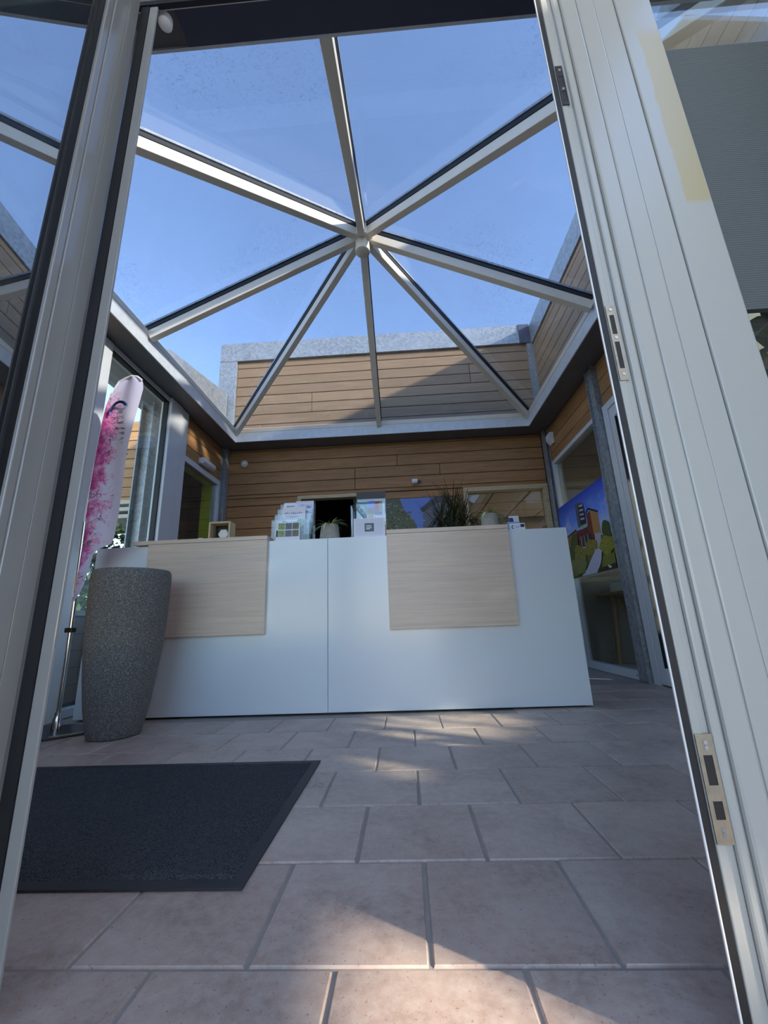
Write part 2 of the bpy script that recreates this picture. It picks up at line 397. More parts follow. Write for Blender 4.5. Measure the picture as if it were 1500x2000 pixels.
# ------------------------------------------------------------------ floor
floor = struct('floor', B((-2.75, 0.05, -0.12), (2.35, 5.3, -0.004)), 'grout')
A = 0.32; GX, GY = 0.04345, 2.7288
def tile_mesh(w, d):
    g = 0.0028; c = 0.004; x, y = w/2-g, d/2-g
    vs = [(-x, -y, -0.006), (x, -y, -0.006), (x, y, -0.006), (-x, y, -0.006), (-x+c, -y+c, 0), (x-c, -y+c, 0), (x-c, y-c, 0), (-x+c, y-c, 0)]
    fs = [(4, 5, 6, 7), (0, 1, 5, 4), (1, 2, 6, 5), (2, 3, 7, 6), (3, 0, 4, 7)]
    me = bpy.data.meshes.new('tile'); me.from_pydata(vs, [], fs); me.materials.append(M['floor_tile']); me.update(); return me
_tm = {}
for j in range(-2, 9):
    y0 = (j+GY)*A; y1 = y0+A; xmin = -2.42 if j < 6 else 1.0
    if y1 > 5.25: y1 = 5.25
    for q in range(-8, 8):
        x0 = (q+GX + (0.486 if j % 2 else 0.0))*A; x1 = x0+A
        x0, x1 = max(x0, XL if y0 > 0.7 else -2.7), min(x1, XR)
        if j >= 6 and x1 < 0.9: continue
        if x1-x0 < 0.03 or y1-y0 < 0.03: continue
        key = (round(x1-x0, 3), round(y1-y0, 3))
        if key not in _tm: _tm[key] = tile_mesh(*key)
        o = bpy.data.objects.new('tile', _tm[key]); COL.objects.link(o); o.parent = floor
        o.location = Vector(((x0+x1)/2, (y0+y1)/2, random.uniform(-0.0006, 0.0006))) - WORLD[floor.name]
        o.rotation_euler = (random.uniform(-.0015, .0015), random.uniform(-.0015, .0015), 0)

# ------------------------------------------------------------------ ceiling (soffit ring) and roof deck
m = MB()
for a, b in (((XL-0.1, SY1, ZS), (XR+0.1, YB+0.1, ZS+0.05)), ((XL-0.1, 0.716, ZS), (XR+0.1, SYF, ZS+0.05)),
             ((XL-0.1, SYF, ZS), (SX0, SY1, ZS+0.05)), ((SX1, SYF, ZS), (XR+0.1, SY1, ZS+0.05))): m.box(a, b)
ceiling = struct('ceiling', m, 'soffit')
m = MB()
for a, b in (((XL-0.5, SY1+0.05, ZS+0.06), (XR+0.1, YB+0.12, ZS+0.10)), ((XL-0.5, YF-0.07, ZS+0.06), (XR+0.1, SY0-0.05, ZS+0.10)),
             ((XL-0.5, SY0-0.05, ZS+0.06), (SX0-0.05, SY1+0.05, ZS+0.10)), ((SX1+0.05, SY0-0.05, ZS+0.06), (XR+0.1, SY1+0.05, ZS+0.10))): m.box(a, b)
struct('roof', m, 'roof_felt')

struct('trim_10', B((-0.80, 0.716, ZS-0.012), (XR-0.02, SYF+0.004, ZS-0.002)), 'dark_header')
# ------------------------------------------------------------------ back wall
m = MB()
for r in subtract(subtract([(XL-0.1, XR+0.1, 0, ZS)], (-1.33, -0.58, 0.0, 2.22)), (0.88, 1.88, 1.05, 2.19)):
    m.box((r[0], YB+0.012, r[2]), (r[1], YB+0.10, r[3]))
wall_back = struct('wall_back', m, 'dark_room')
HB = [(-1.36, -0.55, 0.0, 2.25), (0.83, 1.93, 0.9, 2.245)]
clad(wall_back, 'x', YB, 1, XL+0.06, XR-0.06, rows(1.20, ZS), HB,
     [(-0.60, 2.29, 2.61), (-0.02, 2.61, 2.78), (-1.62, 1.8, 2.0), (0.55, 2.44, 2.62)])
tr = empty('trim_1', (-0.955, YB, 1.0), kind='structure')
B((-1.38, YB-0.03, 2.195), (-0.53, YB+0.08, 2.245)).build('door_lintel', 'trim_wood', tr, bevel=0.004)
B((-1.38, YB-0.03, 0), (-1.33, YB+0.08, 2.195)).build('door_jamb', 'trim_wood', tr, bevel=0.004)
B((-0.58, YB-0.03, 0), (-0.53, YB+0.08, 2.195)).build('door_jamb', 'trim_wood', tr, bevel=0.004)
# store room behind the dark doorway
m = MB(); m.box((-2.3, 7.4, 0), (-0.3, 7.5, 2.6)).box((-2.4, 5.36, 0), (-2.3, 7.5, 2.6)).box((-0.36, 5.36, 0), (-0.3, 7.5, 2.6)).box((-2.4, 5.36, 2.6), (-0.3, 7.5, 2.7)).box((-2.4, 5.36, -0.1), (-0.3, 7.5, 0))
struct('wall_store', m, 'dark_room')
# office behind the timber window
m = MB(); m.box((-0.3, 8.55, 0), (4.2, 8.65, 2.8)).box((-0.36, 5.36, 0), (-0.30, 8.65, 2.8)).box((-0.3, 5.36, -0.1), (4.2, 8.65, 0))
m.box((4.1, 5.36, 0), (4.2, 8.65, 0.9)).box((4.1, 5.36, 2.45), (4.2, 8.65, 2.8))  # unseen side wall, left open at mid height to let daylight in
struct('wall_office', m, 'brown_room')
oc = struct('ceiling_office', B((-0.3, 5.36, 2.585), (4.2, 8.65, 2.66)), 'dark_room')
for i in range(8):
    for j in range(6):
        x0, y0 = -0.25+i*0.6-0.05*j*0, 5.37+j*0.6
        if x0+0.575 > 4.2 or y0+0.575 > 8.7: continue
        B((x0, y0, 2.55), (x0+0.575, y0+0.575, 2.584)).build('ceiling_tile', 'ceiling_board', oc)
win = empty('window_1', (1.38, YB, 1.0), kind='structure')
B((0.83, YB-0.035, 2.185), (1.93, YB+0.09, 2.245)).build('frame_head', 'trim_wood', win, bevel=0.004)
B((0.83, YB-0.035, 1.0), (0.885, YB+0.09, 2.185)).build('frame_side', 'trim_wood', win, bevel=0.004)
B((1.87, YB-0.035, 1.0), (1.93, YB+0.09, 2.185)).build('frame_side', 'trim_wood', win, bevel=0.004)
B((0.83, YB-0.06, 0.95), (1.93, YB+0.09, 1.0)).build('sill', 'trim_wood', win, bevel=0.004)
B((0.885, YB+0.05, 1.0), (1.87, YB+0.056, 2.185)).build('pane', 'side_glass', win)

# corner columns (galvanised H posts)
def hpost(name, x0, x1, y0, y1, z0, z1, web='x', **k):
    mb = MB(); t = 0.012
    if web == 'x':
        mb.box((x0, y0, z0), (x1, y0+t, z1)).box((x0, y1-t, z0), (x1, y1, z1)).box(((x0+x1)/2-t/2, y0+t, z0), ((x0+x1)/2+t/2, y1-t, z1))
    else:
        mb.box((x0, y0, z0), (x0+t, y1, z1)).box((x1-t, y0, z0), (x1, y1, z1)).box((x0+t, (y0+y1)/2-t/2, z0), (x1-t, (y0+y1)/2+t/2, z1))
    return struct(name, mb, 'galvanised', **k)
hpost('pillar_back_left', XL, XL+0.075, YB-0.12, YB-0.02, 0, ZS, 'y')
hpost('pillar_back_right', XR-0.06, XR-0.005, YB-0.13, YB-0.02, 0, ZS, 'y')
hpost('pillar_right', XR-0.055, XR+0.005, 3.70, 3.84, 0, ZS, 'x')

# ------------------------------------------------------------------ right wall
m = MB()
HR = [(3.86, 5.08, 0.0, 2.47), (2.78, 3.66, 0, 2.47), (0.95, 2.70, 0.0, 2.47)]
rs = [(YF-0.05, YB+0.1, 0, ZS)]
for h in HR: rs = subtract(rs, h)
for r in rs: m.box((XR+0.012, r[0], r[2]), (XR+0.10, r[1], r[3]))
wall_right = struct('wall_right', m, 'plaster')
clad(wall_right, 'y', XR, -1, YF+0.02, YB-0.13, rows(2.48, ZS), [(3.69, 3.85, 0, 3)], [(3.30, 2.6, 2.78), (4.4, 0, 0.1)])
win = empty('window_2', (XR, 4.47, 0.0), kind='structure')
B((XR-0.02, 3.84, 2.44), (XR+0.06, 5.10, 2.49)).build('frame_head', 'white_frame', win, bevel=0.004)
B((XR-0.02, 3.84, 0), (XR+0.06, 5.10, 0.075)).build('frame_foot', 'white_frame', win, bevel=0.004)
B((XR-0.02, 5.04, 0.075), (XR+0.06, 5.10, 2.44)).build('frame_side', 'white_frame', win, bevel=0.004)
B((XR-0.01, 3.845, 0.075), (XR+0.06, 3.89, 2.44)).build('frame_side', 'white_frame', win, bevel=0.004)
B((XR+0.02, 3.89, 0.075), (XR+0.028, 5.04, 2.44)).build('pane', 'side_glass', win)
mbx = MB()
for yy, zz in ((3.93, 0.04), (5.0, 0.04)): mbx.lathe((XR-0.021, yy, zz), [(0.008, 0), (0.008, 0.003)], 8, 'X')
mbx.build('screw_hole', 'black_rubber', win)
dr = empty('door_2', (XR, 3.2, 0.0), kind='structure')
B((XR-0.02, 3.60, 0), (XR+0.06, 3.69, 2.49)).build('frame_side', 'white_frame', dr, bevel=0.004)
B((XR-0.02, 2.74, 0), (XR+0.06, 2.82, 2.49)).build('frame_side', 'white_frame', dr, bevel=0.004)
B((XR-0.02, 2.82, 2.42), (XR+0.06, 3.60, 2.49)).build('frame_head', 'white_frame', dr, bevel=0.004)
lf = empty('leaf', (XR, 3.2, 0.01), parent=dr)
B((XR-0.015, 3.50, 0.012), (XR+0.045, 3.594, 2.414)).build('stile', 'white_frame', lf, bevel=0.004)
B((XR-0.015, 2.826, 0.012), (XR+0.045, 2.92, 2.414)).build('stile', 'white_frame', lf, bevel=0.004)
B((XR-0.015, 2.92, 0.012), (XR+0.045, 3.50, 0.13)).build('rail', 'white_frame', lf, bevel=0.004)
B((XR-0.015, 2.92, 2.31), (XR+0.045, 3.50, 2.414)).build('rail', 'white_frame', lf, bevel=0.004)
B((XR+0.012, 2.92, 0.13), (XR+0.02, 3.50, 2.31)).build('pane', 'side_glass', lf)
B((XR-0.02, 3.4955, 0.14), (XR+0.01, 3.502, 2.30)).build('gasket', 'black_rubber', lf)
win = empty('window_3', (XR, 1.82, 0.0), kind='structure')
for n_, a, b in (('frame_head', (0.93, 2.42), (2.72, 2.49)), ('frame_foot', (0.93, 0.0), (2.72, 0.075)), ('frame_side', (0.93, 0.075), (0.99, 2.42)), ('frame_side', (2.66, 0.075), (2.72, 2.42)), ('frame_side', (1.2, 0.075), (1.25, 2.42))):
    B((XR-0.02, a[0], a[1]), (XR+0.06, b[0], b[1])).build(n_, 'white_frame', win, bevel=0.004)
B((XR+0.02, 0.99, 0.075), (XR+0.028, 2.66, 2.42)).build('pane', 'side_glass', win)
# room behind the right window
m = MB(); m.box((4.6, 2.4, 0), (4.7, 5.3, 2.7)).box((XR+0.1, 5.25, 0), (4.7, 5.35, 2.7)).box((XR+0.1, 2.70, 0), (4.7, 2.75, 1.0)).box((XR+0.1, 2.70, 2.3), (4.7, 2.75, 2.7)).box((XR+0.1, 2.7, 2.5), (4.7, 5.35, 2.6)).box((XR+0.1, 2.7, -0.1), (4.7, 5.35, -0.002))
struct('wall_side_room', m, 'brown_room')

# ------------------------------------------------------------------ left wall
HL = [(2.80, 4.16, 0, 2.93), (4.16, 5.10, 0.95, 2.45)]
rs = [(YF-0.05, YB+0.1, 0, ZS)]
for h in HL: rs = subtract(rs, h)
m = MB()
for r in rs: m.box((XL-0.10, r[0], r[2]), (XL-0.012, r[1], r[3]))
wall_left = struct('wall_left', m, 'plaster')
clad(wall_left, 'y', XL, 1, 4.17, YB-0.12, rows(2.47, ZS))
clad(wall_left, 'y', XL, 1, YF+0.02, 2.74, rows(0.02, ZS, 1.829), (), [(1.6, 0.1, 0.9), (1.2, 1.3, 2.1)])
win = empty('window_4', (XL, 3.45, 0.0), kind='structure')
B((XL-0.06, 2.76, 0), (XL+0.05, 2.90, ZS-0.02)).build('frame_side', 'white_frame', win, bevel=0.005)
B((XL-0.06, 2.76, 0), (XL+0.01, 3.80, 0.06)).build('frame_foot', 'white_frame', win, bevel=0.003)
B((XL-0.05, 2.90, 2.91), (XL+0.03, 3.80, ZS-0.005)).build('frame_head', 'white_frame', win, bevel=0.003)
B((XL-0.06, 3.80, 0), (XL+0.055, 4.03, ZS-0.005)).build('mullion', 'white_frame', win, bevel=0.006)
B((XL-0.06, 4.036, 0), (XL+0.045, 4.17, ZS-0.005)).build('mullion', 'white_frame', win, bevel=0.006)
B((XL-0.02, 2.90, 0.06), (XL-0.012, 3.80, 2.91)).build('pane', 'side_glass', win)
B((XL-0.03, 3.785, 0.06), (XL+0.02, 3.80, 2.91)).build('gasket', 'black_rubber', win)
B((XL-0.03, 2.90, 2.893), (XL+0.02, 3.80, 2.908)).build('gasket', 'black_rubber', win)
win = empty('window_5', (XL, 4.62, 0.95), kind='structure')
B((XL-0.06, 4.17, 2.40), (XL+0.02, 5.12, 2.47)).build('frame_head', 'white_frame', win, bevel=0.003)
B((XL-0.06, 5.06, 0.95), (XL+0.02, 5.12, 2.40)).build('frame_side', 'white_frame', win, bevel=0.003)
B((XL-0.06, 4.17, 0.90), (XL+0.03, 5.12, 0.95)).build('sill', 'white_frame', win, bevel=0.003)
B((XL-0.02, 4.17, 0.95), (XL-0.012, 5.06, 2.40)).build('pane', 'side_glass', win)
m = MB(); m.box((XL-0.20, 5.06, 0.9), (XL-0.06, 5.10, 2.45)).box((XL-0.15, 4.18, 2.40), (XL-0.06, 5.10, 2.45))
struct('trim_2', m, 'lime_paint')
m = MB(); m.box((-2.88, 4.14, 0), (XL-0.10, 4.17, 2.5)).box((-2.9, 4.14, 0), (-2.88, 5.35, 2.5)).box((-2.9, 5.25, 0), (XL-0.1, 5.35, 2.5)).box((-2.9, 4.14, 2.46), (XL-0.1, 5.35, 2.52)).box((-2.9, 4.14, -0.1), (XL-0.1, 5.35, 0))
struct('wall_left_room', m, 'dark_room')

# ------------------------------------------------------------------ glass pyramid roof light
HUB = Vector((-0.235, 3.025, 4.02)); ZR = 3.13
sk = empty('skylight', (HUB.x, HUB.y, ZS), 'glass pyramid skylight with eight cream ribs meeting at a round hub overhead', 'skylight')
t = 0.012
for a, b in (((SX0, SY1-t, ZS-0.006), (SX1, SY1-0.0005, 3.085)), ((SX0, SYF+0.0005, ZS-0.013), (SX1, SYF+t, 3.085)),
             ((SX0+0.0005, SYF+t, ZS-0.006), (SX0+t, SY1-t, 3.085)), ((SX1-t, SYF+t, ZS-0.006), (SX1-0.0005, SY1-t, 3.085))):
    B(a, b).build('curb', 'curb_metal', sk)
for a, b in (((SX0-0.02, SY1-0.016, 3.0855), (SX1+0.02, SY1+0.05, 3.14)), ((SX0-0.02, SY0-0.05, 3.0855), (SX1+0.02, SYF+0.016, 3.14)),
             ((SX0-0.05, SYF+0.0165, 3.0855), (SX0+0.016, SY1-0.0165, 3.14)), ((SX1-0.016, SYF+0.0165, 3.0855), (SX1+0.05, SY1-0.0165, 3.14))):
    B(a, b).build('rim', 'cream_rib', sk, bevel=0.003)
ends = [Vector((SX0, SY0, ZR)), Vector((HUB.x, SY0, ZR)), Vector((SX1, SY0, ZR)), Vector((SX1, HUB.y, ZR)),
        Vector((SX1, SY1, ZR)), Vector((HUB.x, SY1, ZR)), Vector((SX0, SY1, ZR)), Vector((SX0, HUB.y, ZR))]
hubtop = HUB + Vector((0, 0, 0.06))
for e in ends:
    d = hubtop - e; L = d.length; d.normalize(); sd = d.cross(Vector((0, 0, 1))).normalized(); up = sd.cross(d).normalized()
    a0 = e; ln = d*(L-0.06)
    MB().obox(a0 - sd*0.03 - up*0.085, ln, sd*0.06, up*0.085).build('rib', 'cream_rib', sk, bevel=0.004)
    MB().obox(a0 - sd*0.035 + up*0.0005, ln, sd*0.07, up*0.03).build('gasket', 'black_rubber', sk)
    MB().obox(a0 - sd*0.04 + up*0.0405, ln, sd*0.08, up*0.02).build('cap_strip', 'galvanised', sk)
for i in range(8):
    a, b = ends[i], ends[(i+1) % 8]; c = hubtop
    n = (b-a).cross(c-a).normalized(); n = n if n.z > 0 else -n
    MB().prism([a+n*0.032, b+n*0.032, c+n*0.032], n*0.008).build('pane', 'roof_glass', sk)
MB().lathe((HUB.x, HUB.y, 3.955), [(0.085, 0), (0.105, 0.012), (0.105, 0.13), (0.06, 0.14)], 28).build('hub', 'cream_rib', sk, smooth=True)
MB().lathe((HUB.x, HUB.y, 3.845), [(0.058, 0), (0.066, 0.006), (0.066, 0.11)], 28).build('hub_cap', 'cream_rib', sk, smooth=True)

# ------------------------------------------------------------------ roof parapets
pb = struct('wall_parapet_back', B((-2.36, 5.365, ZS+0.1), (1.96, 5.45, 4.60)), 'dark_room')
clad(pb, 'x', 5.35, 1, -2.36, 1.96, [3.06+0.1, 3.24, 3.398, 3.556, 3.714, 3.872, 4.027, 4.184, 4.342, 4.45], (),
     [(-1.225, 3.55, 3.88), (1.10, 3.86, 4.20), (-1.95, 3.2, 3.4)], 'roof_plank')
cp = struct('trim_3', B((-2.62, 5.30, 4.45), (2.00, 5.50, 4.76)), 'galvanised', bevel=0.004)
struct('trim_4', B((-2.62, 5.30, 3.06), (-2.36, 5.50, 4.445)), 'galvanised', bevel=0.004)
prt = struct('wall_parapet_right', B((2.065, 0.70, ZS+0.1), (2.15, 5.45, 4.40)), 'dark_room')
clad(prt, 'y', 2.05, -1, 0.72, 5.30, [3.06+0.1, 3.24, 3.398, 3.556, 3.714, 3.872, 4.027, 4.184, 4.342, 4.42], (), [(2.2, 3.2, 3.7), (3.9, 3.7, 4.2)], 'roof_plank')
struct('trim_5', B((2.02, 0.68, 4.42), (2.22, 5.50, 4.73)), 'galvanised', bevel=0.004)
struct('trim_12', B((1.955, 5.30, 3.06), (2.064, 5.362, 4.445)), 'galvanised')
struct('trim_6', MB().box((1.86, 5.285, 4.44), (2.015, 5.31, 4.755)), 'dark_header')
m = MB(); m.prism([(-2.46, 3.72, 3.06), (-2.46, 5.28, 3.06), (-2.46, 5.28, 3.88), (-2.46, 3.80, 3.56), (-2.46, 3.72, 3.48)], (-0.22, 0, 0))
struct('wall_parapet_left', m, 'galvanised')

# ------------------------------------------------------------------ entrance front
m = MB()
m.box((XL-0.1, 0.675, 2.27), (XR+0.1, 0.715, ZS)).box((XL-0.1, 0.70, 0), (XL+0.15, 0.80, 2.27)).box((1.97, 0.70, 0), (XR+0.1, 0.80, 2.27)).box((XL-0.1, 0.675, ZS), (XR+0.1, 0.715, 3.14))
struct('wall_front', m, 'plaster')
hd = empty('trim_7', (-0.1, 0.7, 2.2), kind='structure')
B((XL+0.15, 0.672, 2.2185), (1.97, 0.712, 2.268)).build('head_rail', 'white_frame', hd, bevel=0.003)
B((-0.70, 0.69, 2.203), (0.402, 0.702, 2.218)).build('gasket', 'black_rubber', hd)
MB().lathe((-0.592, 0.73, 2.20), [(0.012, 0), (0.018, 0.004), (0.018, 0.024), (0.012, 0.03)], 20).build('door_bumper', 'white_plastic', hd, smooth=True)
# left jamb
lj = empty('trim_8', (-0.63, 0.72, 0), kind='structure')
B((-0.72, 0.726, 0), (-0.682, 0.80, 2.215)).build('jamb', 'leaf_paint', lj, bevel=0.003)
B((-0.613, 0.694, 0), (-0.5915, 0.700, 2.202)).build('jamb_lip', 'leaf_paint', lj, bevel=0.0015)
B((-0.636, 0.693, 0), (-0.6135, 0.700, 2.202)).build('gasket', 'black_rubber', lj)  # rubber seal; its black width also stands for the shadow gap
# right post: rebated aluminium profile, strips at slightly different depths
rp = empty('trim_9', (0.54, 0.72, 0), kind='structure')
def strip(x0, x1, y0, y1=0.706, mat='post_paint', name='profile', bv=0.003): return B((x0, y0, 0.0), (x1, y1, 2.215)).build(name, mat, rp, bevel=bv)
strip(0.402, 0.4050, 0.699, 0.7025, 'white_frame', 'edge_lip', 0.001)
strip(0.4052, 0.4175, 0.701, 0.704, 'black_rubber', 'gasket', 0.003)
strip(0.4177, 0.4315, 0.700, bv=0.002)
strip(0.4315, 0.4425, 0.703, bv=0.001)
strip(0.4425, 0.4595, 0.696, bv=0.004)
strip(0.4597, 0.4975, 0.690, bv=0.005)
strip(0.4985, 0.541, 0.692, bv=0.004)
strip(0.541, 0.5875, 0.6935, bv=0.001)
strip(0.589, 0.673, 0.690, bv=0.003)
B((0.432, 0.6885, 0.0), (0.4592, 0.6955, 0.034)).build('foot_block', 'black_rubber', rp, bevel=0.004)
def plate(z0, z1, x0, x1, y, holes, mat, screws=()):
    p = empty('strike_plate', ((x0+x1)/2, y, z0), parent=rp)
    mb = MB(); rs = [(x0, x1, z0, z1)]
    for h in holes: rs = subtract(rs, h)
    for r in rs: mb.box((r[0], y-0.0015, r[2]), (r[1], y+0.0005, r[3]))
    mb.build('plate', mat, p)
    for h in holes: B((h[0]-0.0005, y-0.0008, h[2]-0.0005), (h[1]+0.0005, y-0.0002, h[3]+0.0005)).build('latch_hole', 'black_rubber', p)
    for sx_, sz_ in screws: MB().lathe((sx_, y-0.0015, sz_), [(0.0035, 0.0002), (0.003, -0.0012)], 10, 'Y').build('screw', 'chrome', p)
plate(0.250, 0.390, 0.4185, 0.4425, 0.6995, [(0.4245, 0.4375, 0.323, 0.362), (0.4245, 0.4375, 0.280, 0.303)], 'worn_steel', [(0.431, 0.372), (0.431, 0.379), (0.431, 0.262), (0.431, 0.268)])
plate(0.985, 1.150, 0.4185, 0.4345, 0.6995, [(0.4225, 0.4315, 1.085, 1.128), (0.4225, 0.4315, 1.010, 1.068)], 'worn_steel', [(0.427, 1.140), (0.427, 1.077), (0.427, 0.998)])
plate(1.705, 1.835, 0.4185, 0.4345, 0.6995, [(0.4225, 0.4315, 1.765, 1.80), (0.4225, 0.4315, 1.715, 1.75)], 'dark_plastic', [(0.427, 1.82), (0.427, 1.757)])
# right side light and its dark film
sd = empty('window_6', (1.05, 0.73, 0.0), kind='structure')
B((0.6735, 0.735, 0.0), (0.70, 0.80, 2.215)).build('frame_side', 'white_frame', sd)
B((1.40, 0.70, 0.0), (1.46, 0.80, 2.215)).build('frame_side', 'white_frame', sd, bevel=0.003)
B((0.70, 0.72, 0.0), (1.40, 0.80, 0.08)).build('frame_foot', 'white_frame', sd, bevel=0.003)
B((0.665, 0.742, 0.08), (1.40, 0.748, 2.215)).build('pane', 'side_glass', sd)
B((0.675, 0.726, 1.142), (1.38, 0.738, 1.906)).build('ribbed_screen', 'ribbed_film', None, label='dark grey finely ribbed screen on the glass right of the white door post', cat='screen')
B((1.46, 0.742, 0.08), (1.97, 0.748, 2.215)).build('pane', 'side_glass', sd)  # unseen glazing added so sun can reach the hall floor
B((1.46, 0.72, 0.0), (1.97, 0.80, 0.08)).build('frame_foot', 'white_frame', sd, bevel=0.003)
# left side light (mostly behind the open leaf)
sd = empty('window_7', (-1.5, 0.73, 0.0), kind='structure')
for n_, a, b in (('frame_side', (-0.78, 0), (-0.705, 2.215)), ('frame_side', (XL+0.15, 0), (XL+0.21, 2.215)), ('frame_foot', (XL+0.21, 0), (-0.78, 0.5)), ('frame_rail', (XL+0.21, 1.0), (-0.78, 1.08))):
    B((a[0], 0.70, a[1]), (b[0], 0.78, b[1])).build(n_, 'white_frame', sd, bevel=0.003)
B((XL+0.21, 0.742, 0.5), (-0.78, 0.748, 2.215)).build('pane', 'side_glass', sd)

# open left leaf, hinged at the left jamb and swung out towards us
ANG = math.radians(84.5); HP = Vector((-0.637, 0.688, 0)); DU = Vector((math.cos(ANG), -math.sin(ANG), 0)); DN = Vector((-DU.y, DU.x, 0))*-1
# DN points to the left (outer side); the face seen from inside the doorway is at offset 0
if DN.x > 0: DN = -DN
lf = empty('door_1', HP, kind='structure')
def slab(name, s0, s1, z0, z1, d0, d1, mat, bv=0.0): return MB().obox(HP + DU*s0 + DN*d0 + Vector((0, 0, z0)), DU*(s1-s0), DN*(d1-d0), (0, 0, z1-z0)).build(name, mat, lf, bevel=bv)
slab('stile', 0.0, 0.034, 0.008, 2.205, 0.0, 0.05, 'leaf_paint', 0.0006)
slab('stile', 0.0350, 0.074, 0.008, 2.205, 0.0002, 0.05, 'leaf_paint', 0.001)
slab('glazing_bead', 0.0748, 0.092, 0.10, 2.12, 0.003, 0.03, 'leaf_paint', 0.002)
slab('gasket', 0.0925, 0.106, 0.10, 2.12, 0.009, 0.03, 'black_rubber')
slab('gasket', 0.111, 0.118, 0.10, 2.12, 0.0125, 0.03, 'black_rubber')
slab('rail', 0.0748, 0.90, 0.008, 0.10, 0.0, 0.05, 'leaf_paint', 0.003)
slab('rail', 0.0748, 0.90, 2.12, 2.205, 0.0, 0.05, 'leaf_paint', 0.003)
slab('stile', 0.90, 0.985, 0.008, 2.205, 0.0, 0.05, 'leaf_paint', 0.003)
slab('pane', 0.092, 0.90, 0.10, 2.12, 0.014, 0.020, 'door_glass')

# ------------------------------------------------------------------ reception counter
CY = 2.89; CT = 1.165
ct = empty('reception_counter', (-0.55, 3.2, 0), 'long white reception counter across the hall with a fine centre joint', 'counter')
B((-2.25, CY, 0.012), (-0.5385, CY+0.02, CT)).build('front_panel', 'white_laminate', ct, bevel=0.0012)
B((-0.5355, CY, 0.012), (1.153, CY+0.02, CT)).build('front_panel', 'white_laminate', ct, bevel=0.0012)
B((-2.25, CY+0.021, 0.012), (-2.23, CY+0.46, CT-0.022)).build('end_panel', 'white_laminate', ct)
B((1.133, CY+0.021, 0.012), (1.153, CY+0.46, CT-0.022)).build('end_panel', 'white_laminate', ct)
B((-2.25, CY+0.021, CT-0.02), (1.153, CY+0.36, CT)).build('counter_top', 'white_laminate', ct, bevel=0.0015)
B((-2.22, CY+0.04, 0.0), (1.12, CY+0.44, 0.011)).build('plinth', 'dark_plastic', ct)
B((-2.2295, CY+0.03, 0.70), (1.132, CY+0.46, 0.73)).build('work_surface', 'oak_laminate', ct)
def flap(x0, x1, xt0, label):
    f = empty('counter_shelf', ((x0+x1)/2, CY-0.02, 0.515), label, 'shelf', 'pale wood shelves hooked over the counter')
    B((x0, CY-0.034, 0.517), (x1, CY-0.005, CT+0.004)).build('drop_front', 'oak_laminate', f, bevel=0.0015)
    B((xt0, CY-0.036, CT+0.0055), (x1, CY+0.30, CT+0.034)).build('top_board', 'oak_laminate', f, bevel=0.0015)
flap(-1.842, -0.968, -1.965, 'pale oak shelf hooked over the counter behind the tall grey planter')
flap(-0.112, 0.742, -0.112, 'pale oak shelf hooked over the counter right of the centre joint')

# ------------------------------------------------------------------ door mat
dm = empty('door_mat', (-1.12, 1.52, 0), 'charcoal entrance mat with flat rubber edge lying on the tiles', 'mat')
mx0, mx1, my0, my1 = -1.85, -0.395, 1.085, 1.958
m = MB(); bw = 0.032
for a, b in (((mx0, my0, 0.001), (mx1, my0+bw, 0.006)), ((mx0, my1-bw, 0.001), (mx1, my1, 0.006)), ((mx0, my0+bw, 0.001), (mx0+bw, my1-bw, 0.006)), ((mx1-bw, my0+bw, 0.001), (mx1, my1-bw, 0.006))): m.box(a, b)
m.build('rubber_edge', 'mat_rubber', dm)
bm = MB(); nx, ny = 90, 56; vs = []; fs = []
for j in range(ny+1):
    for i in range(nx+1):
        e = 0.004 if i in (0, nx) or j in (0, ny) else 0.0095+random.uniform(-0.0014, 0.0014)
        vs.append((mx0+bw+(mx1-mx0-2*bw)*i/nx, my0+bw+(my1-my0-2*bw)*j/ny, e))
for j in range(ny):
    for i in range(nx): q = j*(nx+1)+i; fs.append((q, q+1, q+nx+2, q+nx+1))
bm.add(vs, fs).build('pile', 'mat_pile', dm, kind='stuff')

# ------------------------------------------------------------------ tall planter
c = (-1.69, 2.50, 0)
pl = empty('planter', c, 'tall tapering grey stone planter standing before the left counter end', 'planter')
prof = [(0.10, 0.0), (0.132, 0.004), (0.142, 0.03), (0.165, 0.15), (0.186, 0.30), (0.202, 0.45), (0.212, 0.60), (0.217, 0.75), (0.218, 0.88), (0.215, 0.915), (0.205, 0.93), (0.185, 0.93), (0.175, 0.915), (0.17, 0.85), (0.05, 0.84)]
MB().lathe(c, prof, 48).build('vase', 'planter_stone', pl, smooth=True)
MB().lathe((c[0], c[1], 0.842), [(0.168, 0), (0.168, 0.012), (0.03, 0.02)], 24).build('soil', 'soil', pl)

# ------------------------------------------------------------------ feather flag
FY = 2.62; fb = Vector((-2.135, FY, 0))
fl = empty('feather_flag', fb, 'tall feather flag printed with pink cherry blossom on black foot plate', 'flag')
m = MB(); pts = [(-0.33, -0.22), (0.02, -0.26), (0.12, -0.20), (0.34, 0.0), (0.34, 0.04), (0.0, 0.16), (-0.30, 0.12)]
m.prism([(fb.x+x, fb.y+y, 0.001) for x, y in pts], (0, 0, 0.010)); m.build('foot_plate', 'steel_base', fl, bevel=0.003)
MB().prism([(fb.x+0.10, fb.y-0.165, 0.0115), (fb.x+0.30, fb.y-0.005, 0.0115), (fb.x+0.31, fb.y-0.015, 0.0115), (fb.x+0.11, fb.y-0.18, 0.0115)], (0, 0, 0.004)).build('foot_grip', 'worn_steel', fl)
MB().lathe((fb.x, fb.y, 0.0115), [(0.026, 0), (0.024, 0.06), (0.018, 0.075), (0.018, 0.10)], 16).build('socket', 'chrome', fl, smooth=True)
